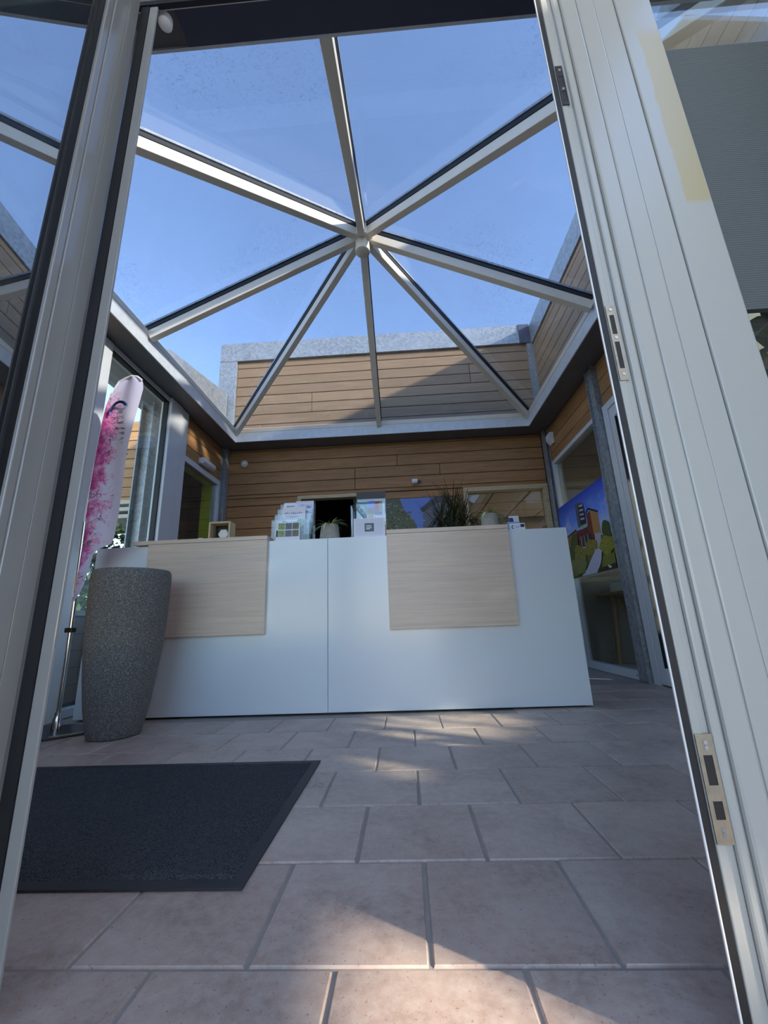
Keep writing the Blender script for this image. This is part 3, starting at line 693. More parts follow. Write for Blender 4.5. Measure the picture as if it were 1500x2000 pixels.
MB().tube([(fb.x, fb.y, 0.10), (fb.x, fb.y, 0.42), (fb.x-0.005, fb.y, 0.75), (fb.x-0.018, FY, 1.3)], 0.0125, 12).build('pole', 'chrome', fl, smooth=True)
MB().box((fb.x-0.03, fb.y-0.02, 0.575), (fb.x+0.02, fb.y+0.02, 0.605)).build('clip', 'dark_plastic', fl, bevel=0.004)
# cloth: left (pole side) and right edges by height
LE = [(0.77, -2.15), (0.801, -2.153), (1.018, -2.156), (1.262, -2.156), (1.517, -2.15), (1.784, -2.142), (1.983, -2.134), (2.168, -2.123), (2.281, -2.1), (2.372, -2.057), (2.399, -2.01), (2.409, -1.968)]
RE = [(0.77, -2.13), (0.815, -2.103), (0.87, -2.084), (1.095, -2.049), (1.14, -1.93), (1.339, -1.909), (1.56, -1.898), (1.848, -1.89), (2.11, -1.872), (2.298, -1.86), (2.364, -1.872), (2.397, -1.911), (2.409, -1.95)]
def interp(t, z):
    for (z0, x0), (z1, x1) in zip(t, t[1:]):
        if z <= z1: return x0 + (x1-x0)*(z-z0)/(z1-z0)
    return t[-1][1]
nv, nu = 60, 14; vs = []; uv = []; fs = []
for j in range(nv+1):
    z = 0.77 + (2.409-0.77)*(1-(1-j/nv)**1.25); a, b = interp(LE, z), interp(RE, z)
    for i in range(nu+1):
        u = i/nu; x = a+(b-a)*u; y = FY + 0.012*math.sin(u*7+z*2.5) + 0.014*math.sin(z*5+u*2)*u - 0.02*u
        vs.append((x, y, z)); uv.append((u, j/nv))
for j in range(nv):
    for i in range(nu): q = j*(nu+1)+i; fs.append((q, q+1, q+nu+2, q+nu+1))
m = MB(); m.add(vs, fs); m.uv = uv; cl = m.build('cloth', 'blossom_cloth', fl, smooth=True)
m = MB(); m.tube([(interp(LE, z)-0.003, FY, z) for z in [0.79+0.06*i for i in range(25)]] + [(-2.10, FY, 2.283), (-2.058, FY, 2.374), (-2.01, FY, 2.402), (-1.96, FY-0.008, 2.412), (-1.912, FY-0.012, 2.40), (-1.872, FY-0.018, 2.366)], 0.008, 8); m.build('hem', 'paper', fl, smooth=True)
# printed mark at the top: blue swoosh and small unreadable lettering
def ribbon(mb, pts, w, mi=0, d=0.0005):
    for (p, q) in zip(pts, pts[1:]):
        p, q = Vector(p), Vector(q); t = (q-p); 
        if t.length < 1e-6: continue
        t.normalize(); n = Vector((t.z, 0, -t.x))*w/2
        e = t*w*0.2
        mb.add([p-n-e, q-n+e, q+n+e, p+n-e], [(0, 1, 2, 3)], mi)
m = MB(); yy = FY-0.036
arc = [(-2.06+0.06*(1-math.cos(t)), yy, 2.10+0.085*math.sin(t)) for t in [0.15*i for i in range(18)]]
ribbon(m, arc, 0.022); m.build('swoosh_print', ink((92, 128, 206)), fl)
m = MB()
for i in range(9):
    z = 2.10-i*0.042; x = -2.015+i*0.012
    for q in range(3):
        p = [(x+random.uniform(-0.012, 0.05), yy, z+random.uniform(-0.014, 0.014)) for _ in range(3)]
        ribbon(m, p, 0.0035)
m.build('lettering_print', ink((84, 84, 110)), fl, kind='stuff')

# ------------------------------------------------------------------ flat prints
class Print:
    def __init__(s, P, U, V): s.P, s.U, s.V = Vector(P), Vector(U), Vector(V); s.N = s.U.cross(s.V).normalized(); s.mb = MB(); s.mats = []; s.k = 0
    def poly(s, pts, mat, same=False):
        if mat not in s.mats: s.mats.append(mat)
        if not same: s.k += 1
        p = [s.P + s.U*u + s.V*v + s.N*(0.0004*s.k) for u, v in pts]
        s.mb.add(p, [tuple(range(len(p)))], s.mats.index(mat)); return s
    def rect(s, u0, v0, u1, v1, mat, same=False): return s.poly([(u0, v0), (u1, v0), (u1, v1), (u0, v1)], mat, same)
    def blob(s, cu, cv, ru, rv, mat, n=14, jit=0.25, same=False):
        return s.poly([(cu+ru*math.cos(2*math.pi*i/n)*(1+random.uniform(-jit, jit)), cv+rv*math.sin(2*math.pi*i/n)*(1+random.uniform(-jit, jit))) for i in range(n)], mat, same)
    def line(s, u0, v0, u1, v1, w, mat, same=False):
        d = Vector((u1-u0, v1-v0)); d.normalize(); n = Vector((-d.y, d.x))*w/2
        return s.poly([(u0-n.x, v0-n.y), (u1-n.x, v1-n.y), (u1+n.x, v1+n.y), (u0+n.x, v0+n.y)], mat, same)
    def build(s, name, parent): return s.mb.build(name, s.mats, parent)

# framed landscape on the right window: u runs towards us (y 5.10 -> 3.89), seen from inside
PZ0, PZ1, PYF, PYN = 0.972, 1.858, 5.10, 3.895
po = empty('building_poster', (XR-0.03, 4.5, PZ0), 'large poster of brick building with sign tower under deep blue sky', 'poster')
B((XR-0.030, PYN, PZ0), (XR-0.024, PYF, PZ1)).build('board', 'paper', po)
p = Print((XR-0.0305, PYF, PZ0), (0, PYN-PYF, 0), (0, 0, PZ1-PZ0))
k = NT('poster_sky'); v = k.coords(); g = k.n('NewGeometry'); sx_ = k.n('SeparateXYZ'); k.l(g.outputs['Position'], sx_.inputs[0])
mr = k.n('MapRange'); mr.inputs[1].default_value = 1.45; mr.inputs[2].default_value = 1.86; k.l(sx_.outputs[2], mr.inputs[0])
cc = k.ramp(mr.outputs[0], [(0.0, srgb(178, 198, 246)), (0.35, srgb(100, 146, 250)), (1.0, srgb(34, 66, 190))])
cn = k.noise(v, 4.5, 6, 0.6); cf = k.math('MULTIPLY', k.ramp(cn, [(0.48, (0, 0, 0)), (0.62, (1, 1, 1))]), k.ramp(mr.outputs[0], [(0.0, (1, 1, 1)), (0.75, (0, 0, 0))]))
k.base(k.mix(cf, cc, srgb(214, 216, 234))); k.set(Roughness=0.35); M['poster_sky'] = k.m
p.rect(0, 0, 1, 1, M['poster_sky'])
grn, olv, brk = ink((108, 108, 54), 0.5, 40), ink((132, 122, 56), 0.55, 30), ink((160, 108, 72), 0.15, 60)
dgr = ink((68, 87, 40), 0.6, 40)
p.poly([(0, 0), (1, 0), (1, 0.36), (0.7, 0.42), (0.3, 0.40), (0, 0.42)], grn)
p.poly([(0.05, 0.30), (0.36, 0.36), (0.36, 0.58), (0.05, 0.545)], brk).poly([(0.03, 0.53), (0.37, 0.57), (0.37, 0.60), (0.03, 0.55)], ink((74, 48, 40)))
p.poly([(0.36, 0.32), (0.72, 0.32), (0.72, 0.56), (0.36, 0.57)], ink((104, 44, 48), 0.5, 30))
p.poly([(0.62, 0.44), (0.83, 0.42), (0.83, 0.66), (0.70, 0.73), (0.62, 0.70)], ink((178, 130, 84), 0.1)).poly([(0.62, 0.40), (0.70, 0.40), (0.70, 0.72), (0.62, 0.70)], ink((120, 58, 44)))
p.poly([(0.61, 0.70), (0.67, 0.745), (0.84, 0.65), (0.84, 0.675), (0.67, 0.77), (0.61, 0.725)], ink((44, 40, 44)))
p.poly([(0.42, 0.60), (0.60, 0.58), (0.60, 0.86), (0.52, 0.90), (0.42, 0.90)], ink((84, 96, 112)))
p.poly([(0.48, 0.62), (0.60, 0.60), (0.60, 0.84), (0.48, 0.88)], ink((44, 44, 62)))
for i in range(4): p.line(0.50, 0.85-0.055*i, 0.58, 0.835-0.055*i, 0.022, ink((190, 178, 196)))
p.rect(0.47, 0.555, 0.62, 0.60, ink((150, 176, 164)))
for i in range(3): p.rect(0.45+i*0.07, 0.33, 0.50+i*0.07, 0.47, ink((62, 58, 66))).rect(0.445+i*0.07, 0.33, 0.452+i*0.07, 0.475, ink((214, 208, 208)))
p.rect(0.45, 0.325, 0.66, 0.34, ink((214, 208, 208)), True)
p.poly([(0.70, 0.26), (0.80, 0.24), (0.84, 0.42), (0.73, 0.44)], ink((176, 176, 186)))
p.blob(0.30, 0.42, 0.09, 0.13, dgr).blob(0.93, 0.42, 0.08, 0.10, dgr).blob(0.36, 0.26, 0.16, 0.12, olv).blob(0.62, 0.30, 0.13, 0.10, olv).blob(0.16, 0.28, 0.12, 0.12, dgr)
p.poly([(0.35, 0.0), (0.66, 0.0), (0.76, 0.10), (0.82, 0.26), (0.70, 0.26), (0.58, 0.16), (0.48, 0.07)], ink((196, 196, 216), 0.12, 30))
p.blob(0.30, 0.13, 0.20, 0.12, ink((122, 125, 73), 0.5, 60)).blob(0.90, 0.26, 0.12, 0.12, ink((146, 141, 56), 0.4, 50))
p.poly([(0.78, 0.0), (1, 0.0), (1, 0.16), (0.80, 0.16)], ink((122, 127, 51), 0.3, 50)).poly([(0.70, 0), (1, 0), (1, 0.055), (0.74, 0.04)], ink((44, 42, 30)))
p.blob(0.90, 0.03, 0.02, 0.016, ink((222, 222, 214)), 7, 0.5).blob(0.88, 0.045, 0.014, 0.010, ink((222, 222, 214)), 7, 0.5, True)
p.build('picture_print', po)

# landscape picture on the back wall behind the counter
pc = empty('garden_picture', (0.2, YB-0.02, 1.30), 'photo picture of leafy tree and grey house on planked back wall', 'picture')
B((-0.20, YB-0.022, 1.30), (0.66, YB-0.007, 2.135)).build('board', 'paper', pc)
p = Print((-0.20, YB-0.0225, 1.30), (0.86, 0, 0), (0, 0, 0.835))
p.rect(0, 0, 1, 1, ink((104, 136, 214)))
p.poly([(0, 0), (0.50, 0), (0.46, 0.55), (0.38, 0.72), (0.27, 0.82), (0.25, 0.93), (0.22, 1.0), (0, 1.0)], ink((88, 100, 76), 0.75, 70))
p.poly([(0.50, 0), (1, 0), (1, 1), (0.74, 1.0), (0.56, 0.84), (0.56, 0.66), (0.60, 0.62), (0.56, 0.60)], ink((104, 108, 122), 0.1)).poly([(0.52, 0.82), (0.56, 0.76), (0.78, 0.90), (1.0, 0.92), (1, 1), (0.76, 1)], ink((74, 72, 78)))
for i in range(60):
    u = random.uniform(0.0, 0.4); p.blob(u, random.uniform(0.3, 0.98-u*0.5), 0.014, 0.012, ink((142, 152, 128)) if i % 2 else ink((54, 66, 44)), 6, 0.4, i > 0)
p.build('picture_print', pc)

# ------------------------------------------------------------------ brochure rack (stepped acrylic) and its leaflets
RX0, RX1, RY = -0.965, -0.672, 2.93
rk = empty('brochure_rack', ((RX0+RX1)/2, RY+0.1, CT), 'clear acrylic brochure rack with stepped tiers left of the potted spider plant', 'rack')
for i in range(4):
    y = RY+i*0.05; z0 = CT+0.004+i*0.055; a0 = RX0+0.006*i
    B((a0, y, z0), (RX1-0.008, y+0.003, z0+0.16)).build('tier_front', 'acrylic', rk)
    B((a0, y+0.003, z0), (RX1-0.008, y+0.047, z0+0.003)).build('tier_shelf', 'acrylic', rk)
    if i: 
        B((a0-0.0, y-0.047, z0-0.05), (a0+0.003, y, z0+0.10)).build('tier_side', 'acrylic', rk)
        B((RX1-0.011, y-0.047, z0-0.05), (RX1-0.008, y, z0+0.10)).build('tier_side', 'acrylic', rk)
B((RX0+0.02, RY+0.2, CT+0.002), (RX1-0.008, RY+0.204, CT+0.355)).build('back_panel', 'acrylic', rk)
B((RX0+0.003, RY, CT+0.001), (RX1-0.008, RY+0.205, CT+0.003)).build('base', 'acrylic', rk)
def leaflet(x0, x1, y, z0, z1, label, draw, group='leaflets in the acrylic holders', lean=0.02):
    o = empty('leaflet', ((x0+x1)/2, y, z0), label, 'leaflet', group)
    MB().obox((x0, y, z0), (x1-x0, 0, 0), (0, 0.006, 0), (0, lean, z1-z0)).build('sheet', 'paper', o)
    q = Print((x0, y-0.0006, z0), (x1-x0, 0, 0), (0, lean, z1-z0)); draw(q); q.build('sheet_print', o)
vio, pal, gre, blk = ink((150, 144, 190)), ink((232, 230, 244)), ink((98, 146, 70), 0.25, 40), ink((40, 40, 56))
def d_top(q):
    q.rect(0, 0, 1, 1, pal).poly([(0, 0), (1, 0), (1, 0.46), (0.72, 0.50), (0.62, 0.40), (0.28, 0.38), (0, 0.48)], gre).rect(0.06, 0.06, 0.58, 0.22, ink((120, 170, 84))).rect(0.62, 0.16, 0.86, 0.24, pal)
    u = 0.10
    for i in range(9):  # blurred title line
        w_ = 0.07; q.rect(u, 0.70+0.02*math.sin(i), u+w_*0.72, 0.76+0.02*math.sin(i*2), vio, i > 0); u += 0.088
    q.line(0.12, 0.62, 0.55, 0.60, 0.02, vio).line(0.30, 0.55, 0.70, 0.60, 0.015, vio)
leaflet(-0.905, -0.730, RY+0.065, CT+0.085, CT+0.285, 'green and white leaflet with a pale title, middle of the stepped acrylic rack', d_top)
def d_grid(q):
    q.rect(0, 0, 1, 1, pal)
    cols = [ink((140, 164, 110), 0.4, 60), ink((108, 112, 128), 0.35, 70), ink((104, 116, 92), 0.5, 60)]
    for r in range(2):
        for i in range(3): q.rect(0.10+i*0.29, 0.20+r*0.40, 0.37+i*0.29, 0.55+r*0.40, cols[i], i+r > 0)
    q.rect(0.02, 0.20, 0.09, 0.56, blk, True)
leaflet(-0.928, -0.748, RY-0.012, CT+0.004, CT+0.142, 'white leaflet with six small photos standing at the front of the stepped rack', d_grid, lean=0.010)
def d_backl(q): q.rect(0, 0, 1, 1, pal).rect(0.22, 0.25, 0.95, 0.85, ink((52, 52, 64), 0.3, 70))
leaflet(-0.925, -0.835, RY+0.157, CT+0.175, CT+0.345, 'lilac white leaflet with dark square, back left of the stepped rack', d_backl)
def d_backr(q):
    q.rect(0, 0, 1, 1, ink((226, 216, 238))).rect(0.12, 0.40, 0.95, 0.86, ink((180, 166, 204), 0.3, 60)).rect(0.35, 0.62, 0.85, 0.76, blk).rect(0.5, 0.65, 0.62, 0.73, pal).rect(0.45, 0.48, 0.7, 0.54, blk, True)
leaflet(-0.832, -0.690, RY+0.157, CT+0.175, CT+0.355, 'pale lilac leaflet with dark title bar, back right of the stepped rack', d_backr)

# second holder: two pockets, blue-green leaflets behind, white card in front, black board on top
HX0, HX1, HY = -0.372, -0.120, 2.93
hr = empty('leaflet_holder', ((HX0+HX1)/2, HY+0.05, CT), 'clear acrylic leaflet holder with dark header right of the potted spider plant', 'holder')
B((HX0+0.02, HY-0.002, CT+0.002), (HX1, HY+0.001, CT+0.145)).build('pocket_front', 'acrylic', hr)
B((HX0, HY+0.055, CT+0.002), (HX1, HY+0.058, CT+0.27)).build('pocket_front', 'acrylic', hr)
B((HX0+0.01, HY+0.11, CT+0.002), (HX1+0.004, HY+0.114, CT+0.335)).build('back_panel', 'acrylic', hr)
B((HX0, HY-0.002, CT+0.0005), (HX1, HY+0.114, CT+0.002)).build('base', 'acrylic', hr)
B((HX0, HY+0.002, CT+0.002), (HX0+0.003, HY+0.11, CT+0.25)).build('side', 'acrylic', hr)
B((HX0+0.032, HY+0.116, CT+0.20), (HX1+0.006, HY+0.121, CT+0.385)).build('header_board', ink((46, 48, 58)), hr)
def d_card(q):
    q.rect(0, 0, 1, 1, ink((226, 230, 244))).rect(0.05, 0.06, 0.95, 0.95, ink((214, 220, 238))).rect(0.35, 0.26, 0.65, 0.72, ink((84, 104, 110)))
    q.rect(0.40, 0.54, 0.56, 0.60, pal).rect(0.40, 0.44, 0.58, 0.49, pal, True).rect(0.40, 0.38, 0.52, 0.42, pal, True)
leaflet(HX0+0.022, HX1-0.002, HY-0.018, CT+0.004, CT+0.142, 'white card with grey square standing at the front of the dark topped holder', d_card, lean=0.008)
def d_left(q):
    q.rect(0, 0, 1, 1, ink((92, 142, 148), 0.15)).blob(0.5, 0.62, 0.26, 0.17, ink((150, 190, 190)), 16, 0.02).blob(0.5, 0.60, 0.20, 0.12, ink((84, 140, 140)), 16, 0.02).rect(0.35, 0.10, 0.62, 0.28, ink((190, 206, 232)))
leaflet(HX0+0.03, HX0+0.115, HY+0.082, CT+0.125, CT+0.30, 'teal leaflet with pale ring, left in the dark topped holder', d_left)
def d_mid(q):
    q.rect(0, 0, 1, 1, ink((222, 214, 214), 0.2)).rect(0, 0.66, 1, 1, ink((106, 134, 212))).rect(0, 0.40, 1, 0.68, ink((126, 96, 56), 0.4, 60)).rect(0.05, 0.2, 0.8, 0.42, ink((150, 144, 84), 0.6, 60))
leaflet(HX0+0.117, HX0+0.172, HY+0.082, CT+0.125, CT+0.305, 'narrow leaflet of brown house under blue sky, middle of dark topped holder', d_mid)
def d_right(q):
    q.rect(0, 0, 1, 1, ink((214, 218, 240))).rect(0, 0.38, 0.62, 1, ink((150, 60, 54), 0.5, 60)).rect(0.62, 0.38, 1, 1, ink((150, 152, 60), 0.5, 60)).rect(0, 0.36, 1, 0.50, ink((58, 60, 56), 0.4))
leaflet(HX0+0.174, HX1-0.022, HY+0.079, CT+0.125, CT+0.30, 'red and yellow green leaflet, right in the dark topped holder', d_right)

# ------------------------------------------------------------------ plants
def blade(mb, base, direc, L, w, droop, n=7, mi=0, up=1.0):
    p = Vector(base); d = Vector(direc).normalized(); sd = d.cross(Vector((0, 0, 1)))
    if sd.length < 0.05: sd = Vector((1, 0, 0))
    sd.normalize(); vs = []
    for i in range(n+1):
        t = i/n; ww = w*(0.6+0.4*min(1, t*4))*(1-t**3)+0.0004
        vs += [p-sd*ww/2, p+sd*ww/2]
        d = (d + Vector((0, 0, -droop/n))).normalized(); p = p + d*L/n
    mb.add(vs, [(2*i, 2*i+1, 2*i+3, 2*i+2) for i in range(n)], mi)
def spider(c, h, r0, r1, spread, nb, label):
    o = empty('potted_spider_plant', c, label, 'plant', 'spider plants in concrete pots on the counter')
    MB().lathe(c, [(r0*0.9, 0.001), (r0, 0.003), (r1, h-0.004), (r1-0.003, h), (r1-0.012, h), (r1-0.014, h-0.02), (0.01, h-0.02)], 32).build('pot', 'concrete_pot', o, smooth=True)
    MB().lathe((c[0], c[1], c[2]+h-0.0195), [(r1-0.016, 0), (r1-0.02, 0.008), (0.005, 0.012)], 16).build('soil', 'soil', o)
    mb = MB()
    for i in range(nb):
        a = 2*math.pi*i/nb*2.4+random.uniform(-.3, .3); e = random.uniform(0.6, 2.2)
        blade(mb, (c[0]+0.01*math.cos(a), c[1]+0.01*math.sin(a), c[2]+h-0.012), (math.cos(a), math.sin(a)*0.8, e), spread*random.uniform(0.55, 1.0), 0.010, random.uniform(1.4, 3.0), 8, i % 2)
    mb.build('foliage', ['leaf_pale', 'leaf_mid'], o)
spider((-0.538, 2.985, CT), 0.118, 0.077, 0.064, 0.17, 34, 'spider plant with arching pale leaves in concrete pot before the dark doorway')
spider((0.665, 3.06, CT+0.034), 0.125, 0.064, 0.062, 0.17, 34, 'spider plant in concrete pot on the right wooden counter shelf')
# grassy dracaena standing behind the counter
c = (0.44, 3.60, 0.0)
dp = empty('dracaena_plant', c, 'tall spiky grass leaved pot plant behind the right counter shelf', 'plant')
MB().lathe(c, [(0.13, 0.002), (0.15, 0.01), (0.18, 0.36), (0.165, 0.36), (0.16, 0.33), (0.02, 0.33)], 28).build('pot', 'concrete_pot', dp, smooth=True)
MB().lathe((c[0], c[1], 0.331), [(0.158, 0), (0.15, 0.012), (0.02, 0.02)], 20).build('soil', 'soil', dp)
heads = [(-0.085, 0.0, 1.50), (0.03, 0.03, 1.56), (0.10, -0.02, 1.47), (-0.02, -0.04, 1.40), (0.055, 0.02, 1.30)]
for hx, hy, hz in heads:
    MB().tube([(c[0]+hx*0.3, c[1]+hy*0.3, 0.34), (c[0]+hx*0.7, c[1]+hy, 0.9), (c[0]+hx, c[1]+hy, hz)], [0.014, 0.012, 0.010], 8).build('stem', 'bark', dp, smooth=True)
mb = MB()
for hx, hy, hz in heads:
    for i in range(95):
        a = random.uniform(0, 2*math.pi); zb = hz-0.20*random.random()
        e = random.uniform(-0.2, 2.6); Lb = random.uniform(0.20, 0.36)
        blade(mb, (c[0]+hx, c[1]+hy, zb), (math.cos(a), math.sin(a), e), Lb, 0.009, random.uniform(0.3, 2.8) if e < 1.6 else random.uniform(0.0, 0.4), 6, i % 3 // 2)
mb.build('foliage', ['leaf_spike', 'leaf_dark'], dp)
# broad leaved plant in the right front corner, seen under the dark screen
c = (1.43, 1.40, 0.0)
bp = empty('rubber_plant', c, 'broad leaved green pot plant behind the glass right of the door post', 'plant')
MB().lathe(c, [(0.12, 0.002), (0.14, 0.01), (0.17, 0.34), (0.155, 0.34), (0.15, 0.31), (0.02, 0.31)], 28).build('pot', 'concrete_pot', bp, smooth=True)
MB().tube([(c[0], c[1], 0.31), (c[0]-0.02, c[1], 0.9), (c[0]-0.03, c[1]-0.02, 1.72)], [0.016, 0.013, 0.008], 8).build('stem', 'bark', bp, smooth=True)
for i in range(40):
    zb = 0.65+0.027*i; a = i*2.4; el = random.uniform(-0.15, 0.7); L = random.uniform(0.22, 0.32); wd = 0.085
    d = Vector((math.cos(a), math.sin(a), el)).normalized(); sd_ = d.cross(Vector((0, 0, 1))).normalized(); p0 = Vector((c[0]-0.02, c[1], zb)); mb = MB(); vs = []; fs = []
    for q in range(7):
        t_ = q/6; ww = wd*math.sin(math.pi*min(1, t_*0.92+0.06))**0.8; pos = p0 + d*(L*t_+0.02) - Vector((0, 0, 0.10*t_*t_)); lift = Vector((0, 0, 0.22*ww))
        vs += [pos-sd_*ww/2+lift, pos, pos+sd_*ww/2+lift]
    for q in range(6): fs += [(3*q, 3*q+1, 3*q+4, 3*q+3), (3*q+1, 3*q+2, 3*q+5, 3*q+4)]
    mb.add(vs, fs).build('leaf', 'leaf_dark' if i % 3 else 'leaf_mid', bp, smooth=True)

# ------------------------------------------------------------------ small counter things
ZW = CT+0.0345
wb = empty('wooden_cube_frame', (-1.375, 3.0, ZW), 'small plywood cube shadow box with white object inside on left counter shelf', 'box')
x0, x1, y0, y1, z0, z1, tt = -1.460, -1.295, 2.97, 3.07, ZW+0.001, ZW+0.15, 0.013
m = MB(); m.box((x0, y0, z0), (x0+tt, y1, z1)).box((x1-tt, y0, z0), (x1, y1, z1)).box((x0+tt, y0, z1-tt), (x1-tt, y1, z1)).box((x0+tt, y0, z0), (x1-tt, y1, z0+0.005)); m.build('frame', 'ply', wb, bevel=0.001)
B((x0+tt, y1-0.004, z0+0.005), (x1-tt, y1-0.001, z1-tt)).build('backing', 'dark_plastic', wb)
m = MB(); m.lathe((-1.368, 3.03, z0+0.062), [(0.022, -0.012), (0.04, -0.010), (0.043, 0.0), (0.04, 0.010), (0.022, 0.012)], 6, 'Y'); m.build('ornament', 'paper', wb, bevel=0.004)
tray = B((-1.90, 2.955, ZW+0.001), (-1.67, 3.10, ZW+0.012)).build('flat_tray', 'worn_steel', None, bevel=0.004, label='thin grey flat tray at the left end of left counter shelf', cat='tray')
MB().box((-1.618, 2.96, ZW+0.001), (-1.555, 3.02, ZW+0.022)).build('card_reader', 'dark_plastic', None, bevel=0.006, label='small black gadget lying on left counter shelf beside white trinket', cat='gadget')
m = MB(); m.lathe((-1.52, 2.985, ZW+0.001), [(0.034, 0), (0.036, 0.010), (0.030, 0.020), (0.018, 0.028), (0.010, 0.030)], 14); m.build('white_trinket', 'white_plastic', None, smooth=True, label='small white rounded trinket between black gadget and plywood cube', cat='trinket')
# card display, right
cd = empty('card_display', (0.83, 2.97, CT), 'blue and white stepped card display at right counter end', 'display')
B((0.775, 2.935, CT+0.001), (0.885, 2.939, CT+0.055)).build('front_card', 'paper', cd)
q = Print((0.775, 2.9345, CT+0.001), (0.11, 0, 0), (0, 0, 0.054)); q.rect(0.02, 0.05, 0.98, 0.95, pal).blob(0.22, 0.5, 0.10, 0.26, ink((70, 96, 140)), 12, 0.05).blob(0.25, 0.5, 0.07, 0.17, pal, 12, 0.05).rect(0.70, 0.45, 0.95, 0.85, ink((40, 52, 76))).line(0.36, 0.5, 0.62, 0.5, 0.12, ink((150, 166, 196))); q.build('front_print', cd)
B((0.77, 2.97, CT+0.001), (0.86, 2.976, CT+0.075)).build('middle_card', ink((150, 176, 206)), cd)
B((0.795, 3.0, CT+0.001), (0.865, 3.006, CT+0.125)).build('rear_card', 'paper', cd)
q = Print((0.795, 2.9995, CT+0.001), (0.07, 0, 0), (0, 0, 0.124)); q.poly([(0, 0.4), (0.5, 0.5), (0.4, 0.9), (0, 0.9)], ink((40, 66, 120))).rect(0.5, 0.55, 0.95, 0.95, ink((206, 214, 240))); q.build('rear_print', cd)
B((0.762, 2.932, CT+0.0002), (0.90, 3.012, CT+0.0008)).build('base', 'acrylic', cd)
m = MB(); m.tube([(1.01, 2.945, CT+0.008), (1.02, 2.95, CT+0.022), (1.035, 2.955, CT+0.024), (1.045, 2.95, CT+0.010)], 0.004, 8); m.tube([(1.045, 2.955, CT+0.008), (1.085, 2.96, CT+0.009)], 0.0075, 8)
m.build('sunglasses', 'dark_plastic', None, smooth=True, label='small dark object lying near the far right counter corner', cat='trinket')

# ------------------------------------------------------------------ wall fittings
sd = empty('smoke_detector', (-2.135, YB-0.03, 2.73), 'round cream detector on the planked back wall near left column', 'detector')
MB().lathe((-2.135, YB-0.006, 2.752), [(0.05, 0.0), (0.052, -0.012), (0.045, -0.022), (0.02, -0.026)], 28, 'Y').build('body', 'offwhite_plastic', sd, smooth=True)
MB().lathe((-2.135, YB-0.032, 2.752), [(0.026, -0.002), (0.026, -0.010), (0.012, -0.016)], 20, 'Y').build('sensor', 'white_plastic', sd, smooth=True)
el = empty('emergency_light', (XL+0.05, 4.67, 2.50), 'white rounded box lamp on planks above the lime green window', 'lamp')
m = MB(); m.tube([(XL+0.055, 4.52, 2.535), (XL+0.055, 4.53, 2.535), (XL+0.055, 4.80, 2.535), (XL+0.055, 4.81, 2.535)], [0.038, 0.043, 0.043, 0.038], 20); m.build('housing', 'white_plastic', el, smooth=True)
B((XL+0.0055, 4.53, 2.50), (XL+0.02, 4.80, 2.57)).build('back_plate', 'white_plastic', el)
al = empty('motion_sensor', (XR-0.04, 4.99, 2.72), 'white wall sensor on planks beside the right rear column', 'sensor')
m = MB(); m.prism([(XR-0.0065, 4.93, 2.84), (XR-0.055, 4.93, 2.84), (XR-0.075, 4.93, 2.82), (XR-0.075, 4.93, 2.75), (XR-0.03, 4.93, 2.69), (XR-0.0065, 4.93, 2.69)], (0, 0.115, 0)); m.build('housing', 'white_plastic', al, bevel=0.006)
cmr = empty('security_camera', (0.21, YB-0.05, 2.33), 'small white camera on the back wall left of spiky plant', 'camera')
MB().tube([(0.165, YB-0.075, 2.348), (0.172, YB-0.075, 2.349), (0.23, YB-0.06, 2.356), (0.238, YB-0.06, 2.356)], [0.028, 0.034, 0.034, 0.028], 18).build('body', 'white_plastic', cmr, smooth=True)
MB().tube([(0.235, YB-0.0065, 2.36), (0.245, YB-0.03, 2.36), (0.225, YB-0.055, 2.36)], 0.010, 10).build('bracket', 'chrome', cmr, smooth=True)
MB().lathe((0.262, YB-0.0055, 2.365), [(0.024, 0), (0.022, -0.008)], 16, 'Y').build('mount', 'dark_plastic', cmr, smooth=True)

# trestle table and box behind the right window
tb = empty('trestle_table', (2.55, 4.9, 0), 'wooden trestle table standing behind the glass under building poster', 'table')
B((2.30, 4.25, 0.77), (2.95, 5.20, 0.80)).build('table_top', 'table_wood', tb, bevel=0.003)
for yy in (4.55, 5.0):
    for xx, dx in ((2.40, -0.06), (2.85, 0.06)):
        MB().obox((xx+dx, yy, 0.001), (0.035, 0, 0), (0, 0.035, 0), (-dx, 0, 0.768)).build('leg', 'table_wood', tb)
MB().obox((2.42, 4.60, 0.30), (0.02, 0, 0), (0, 0.35, 0.4), (0, -0.03, 0.03)).build('brace', 'table_wood', tb)
bx = empty('storage_box', (2.55, 4.75, 0.80), 'white cardboard box on the trestle table behind the glass', 'box')
B((2.38, 4.42, 0.801), (2.70, 4.98, 0.915)).build('carton', 'paper', bx, bevel=0.004)
B((2.372, 4.412, 0.9155), (2.708, 4.988, 0.945)).build('lid', 'paper', bx, bevel=0.004)

# ------------------------------------------------------------------ outside
struct('ground', B((-40, -40, -0.30), (40, 45, -0.13)), 'gravel')
struct('terrace', B((-6, -5, -0.13), (5.5, 0.04, -0.006)), 'outside_render')
struct('roof_shade_added', B((-3.2, -1.0, 2.98), (1.1, 0.668, 3.10)), 'pale_timber')  # unseen canopy added to keep sky light off the door post top
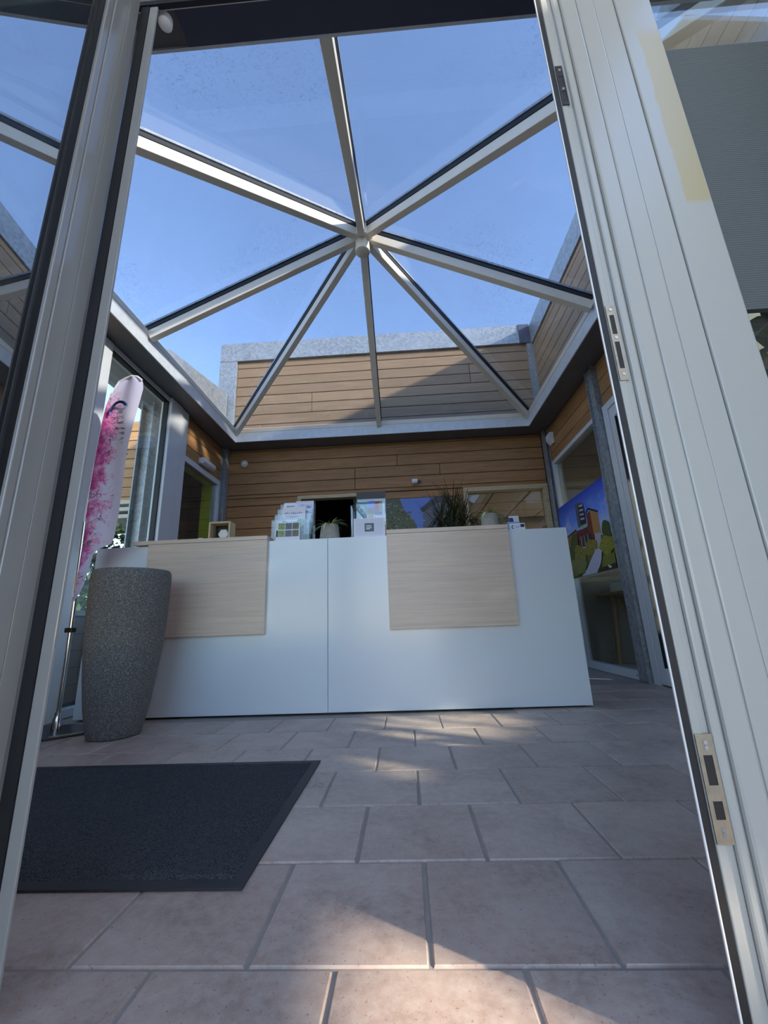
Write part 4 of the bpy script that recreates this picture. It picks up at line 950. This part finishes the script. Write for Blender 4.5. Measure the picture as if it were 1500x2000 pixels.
# unseen blocks added on the right to shade the entrance and shape the sun
struct('wall_shade_added', MB().prism([(0.98, 0.385, -0.1), (2.2, -0.338, -0.1), (2.2, 0.40, -0.1), (1.06, 0.50, -0.1)], (0, 0, 2.65)), 'outside_render')
struct('panel_shade_added', MB().box((2.44, -0.90, 1.24), (2.54, 0.3, 3.0)), 'outside_render')  # unseen panel hung here to cut the floor sun patch short
struct('wall_sunblock_added', MB().prism([(2.46, -0.80, -0.1), (2.61, -0.889, -0.1), (1.15, -3.9, -0.1), (1.0, -3.8, -0.1)], (0, 0, 4.0)), 'outside_render')  # unseen wall added to bound the sun patch by the door

def bush(name, c, r, n, leaf, label, mat=('leaf_mid', 'leaf_dark'), group=None, trunk=0.0, sun_gap=False):
    o = empty(name, (c[0], c[1], -0.13), label, 'tree' if trunk else 'bush', group)
    mb = MB()
    for i in range(n):
        while True:
            p = Vector((random.uniform(-1, 1), random.uniform(-1, 1), random.uniform(-1, 1)))
            if not 0.25 < p.length < 1: continue
            if sun_gap:  # leaves left out to open a path for sun to the floor
                q = Vector((c[0]+p.x*r[0], c[1]+p.y*r[1], c[2]+p.z*r[2])); q -= SUN*(q.z/SUN.z)
                if -0.35 < q.x < 0.75 and 1.70+1.0*max(q.x, -0.1) < q.y < 2.9 : continue
            break
        p = Vector((c[0]+p.x*r[0], c[1]+p.y*r[1], c[2]+p.z*r[2]))
        d = Vector((random.gauss(0, 1), random.gauss(0, 1), random.gauss(0, 0.7))).normalized(); s_ = d.cross(Vector((random.gauss(0, 1), random.gauss(0, 1), random.gauss(0, 1)))).normalized()
        L = leaf*random.uniform(0.6, 1.2)
        mb.add([p, p+d*L*0.5+s_*L*0.28, p+d*L, p+d*L*0.5-s_*L*0.28], [(0, 1, 2, 3)], i % 2)
    mb.build('foliage', list(mat), o)
    MB().tube([(c[0], c[1], -0.13), (c[0]+0.03, c[1], c[2]*0.5), (c[0], c[1]+0.03, c[2])], [0.05, 0.04, 0.02], 8).build('trunk', 'bark', o)
bush('garden_bush', (-3.62, 4.72, 0.90), (0.5, 0.5, 1.0), 1700, 0.11, 'leafy green bush outside the left window behind the feather flag')
bush('far_bush', (-5.6, 7.4, 0.7), (1.3, 0.9, 1.0), 1800, 0.18, 'far rounded bush beyond the leafy bush outside left window', group=None)
bush('hedge_sun_filter', (3.5, 0.65, 1.6), (0.75, 1.80, 1.9), 13000, 0.17, 'dense unseen hedge outside the right front window, placed to filter the sun', sun_gap=True)  # hedge sized and opened to shape the sun falling indoors
# neighbouring wing seen through the left window
lw = empty('neighbour_wing', (-4.6, 5.0, 0), 'timber clad neighbouring wing with pale eaves beyond the left window', 'building')
B((-6.0, 5.40, 2.0), (-3.0, 5.9, 3.6)).build('wall', 'brown_room', lw)
for i in range(9): B((-5.9, 5.378, 2.27+i*0.145), (-3.0, 5.40, 2.40+i*0.145)).build('plank', 'plank_wood', lw)
for i in range(3): B((-5.8, 4.95-0.0*i, 1.98+i*0.095), (-2.95, 5.37, 2.03+i*0.095)).build('eave_board', 'pale_timber', lw)
MB().obox((-3.45, 5.0, 1.92), (0.09, 0, 0), (0, 0.09, 0), (0.32, 0, -0.42)).build('bracket', 'pale_timber', lw)
hpost('pillar_outside', -2.74, -2.60, 3.86, 4.0, -0.1, 2.95, 'y')
lo = struct('wall_low_outside', B((-3.10, 2.70, -0.13), (-2.95, 4.12, 0.72)), 'dark_room')
for i in range(5): B((-2.948, 2.72, 0.0+i*0.142), (-2.93, 4.10, 0.136+i*0.142)).build('plank', 'roof_plank', lo)
B((-3.13, 2.68, 0.722), (-2.91, 4.12, 0.765)).build('sill', 'pale_timber', lo)
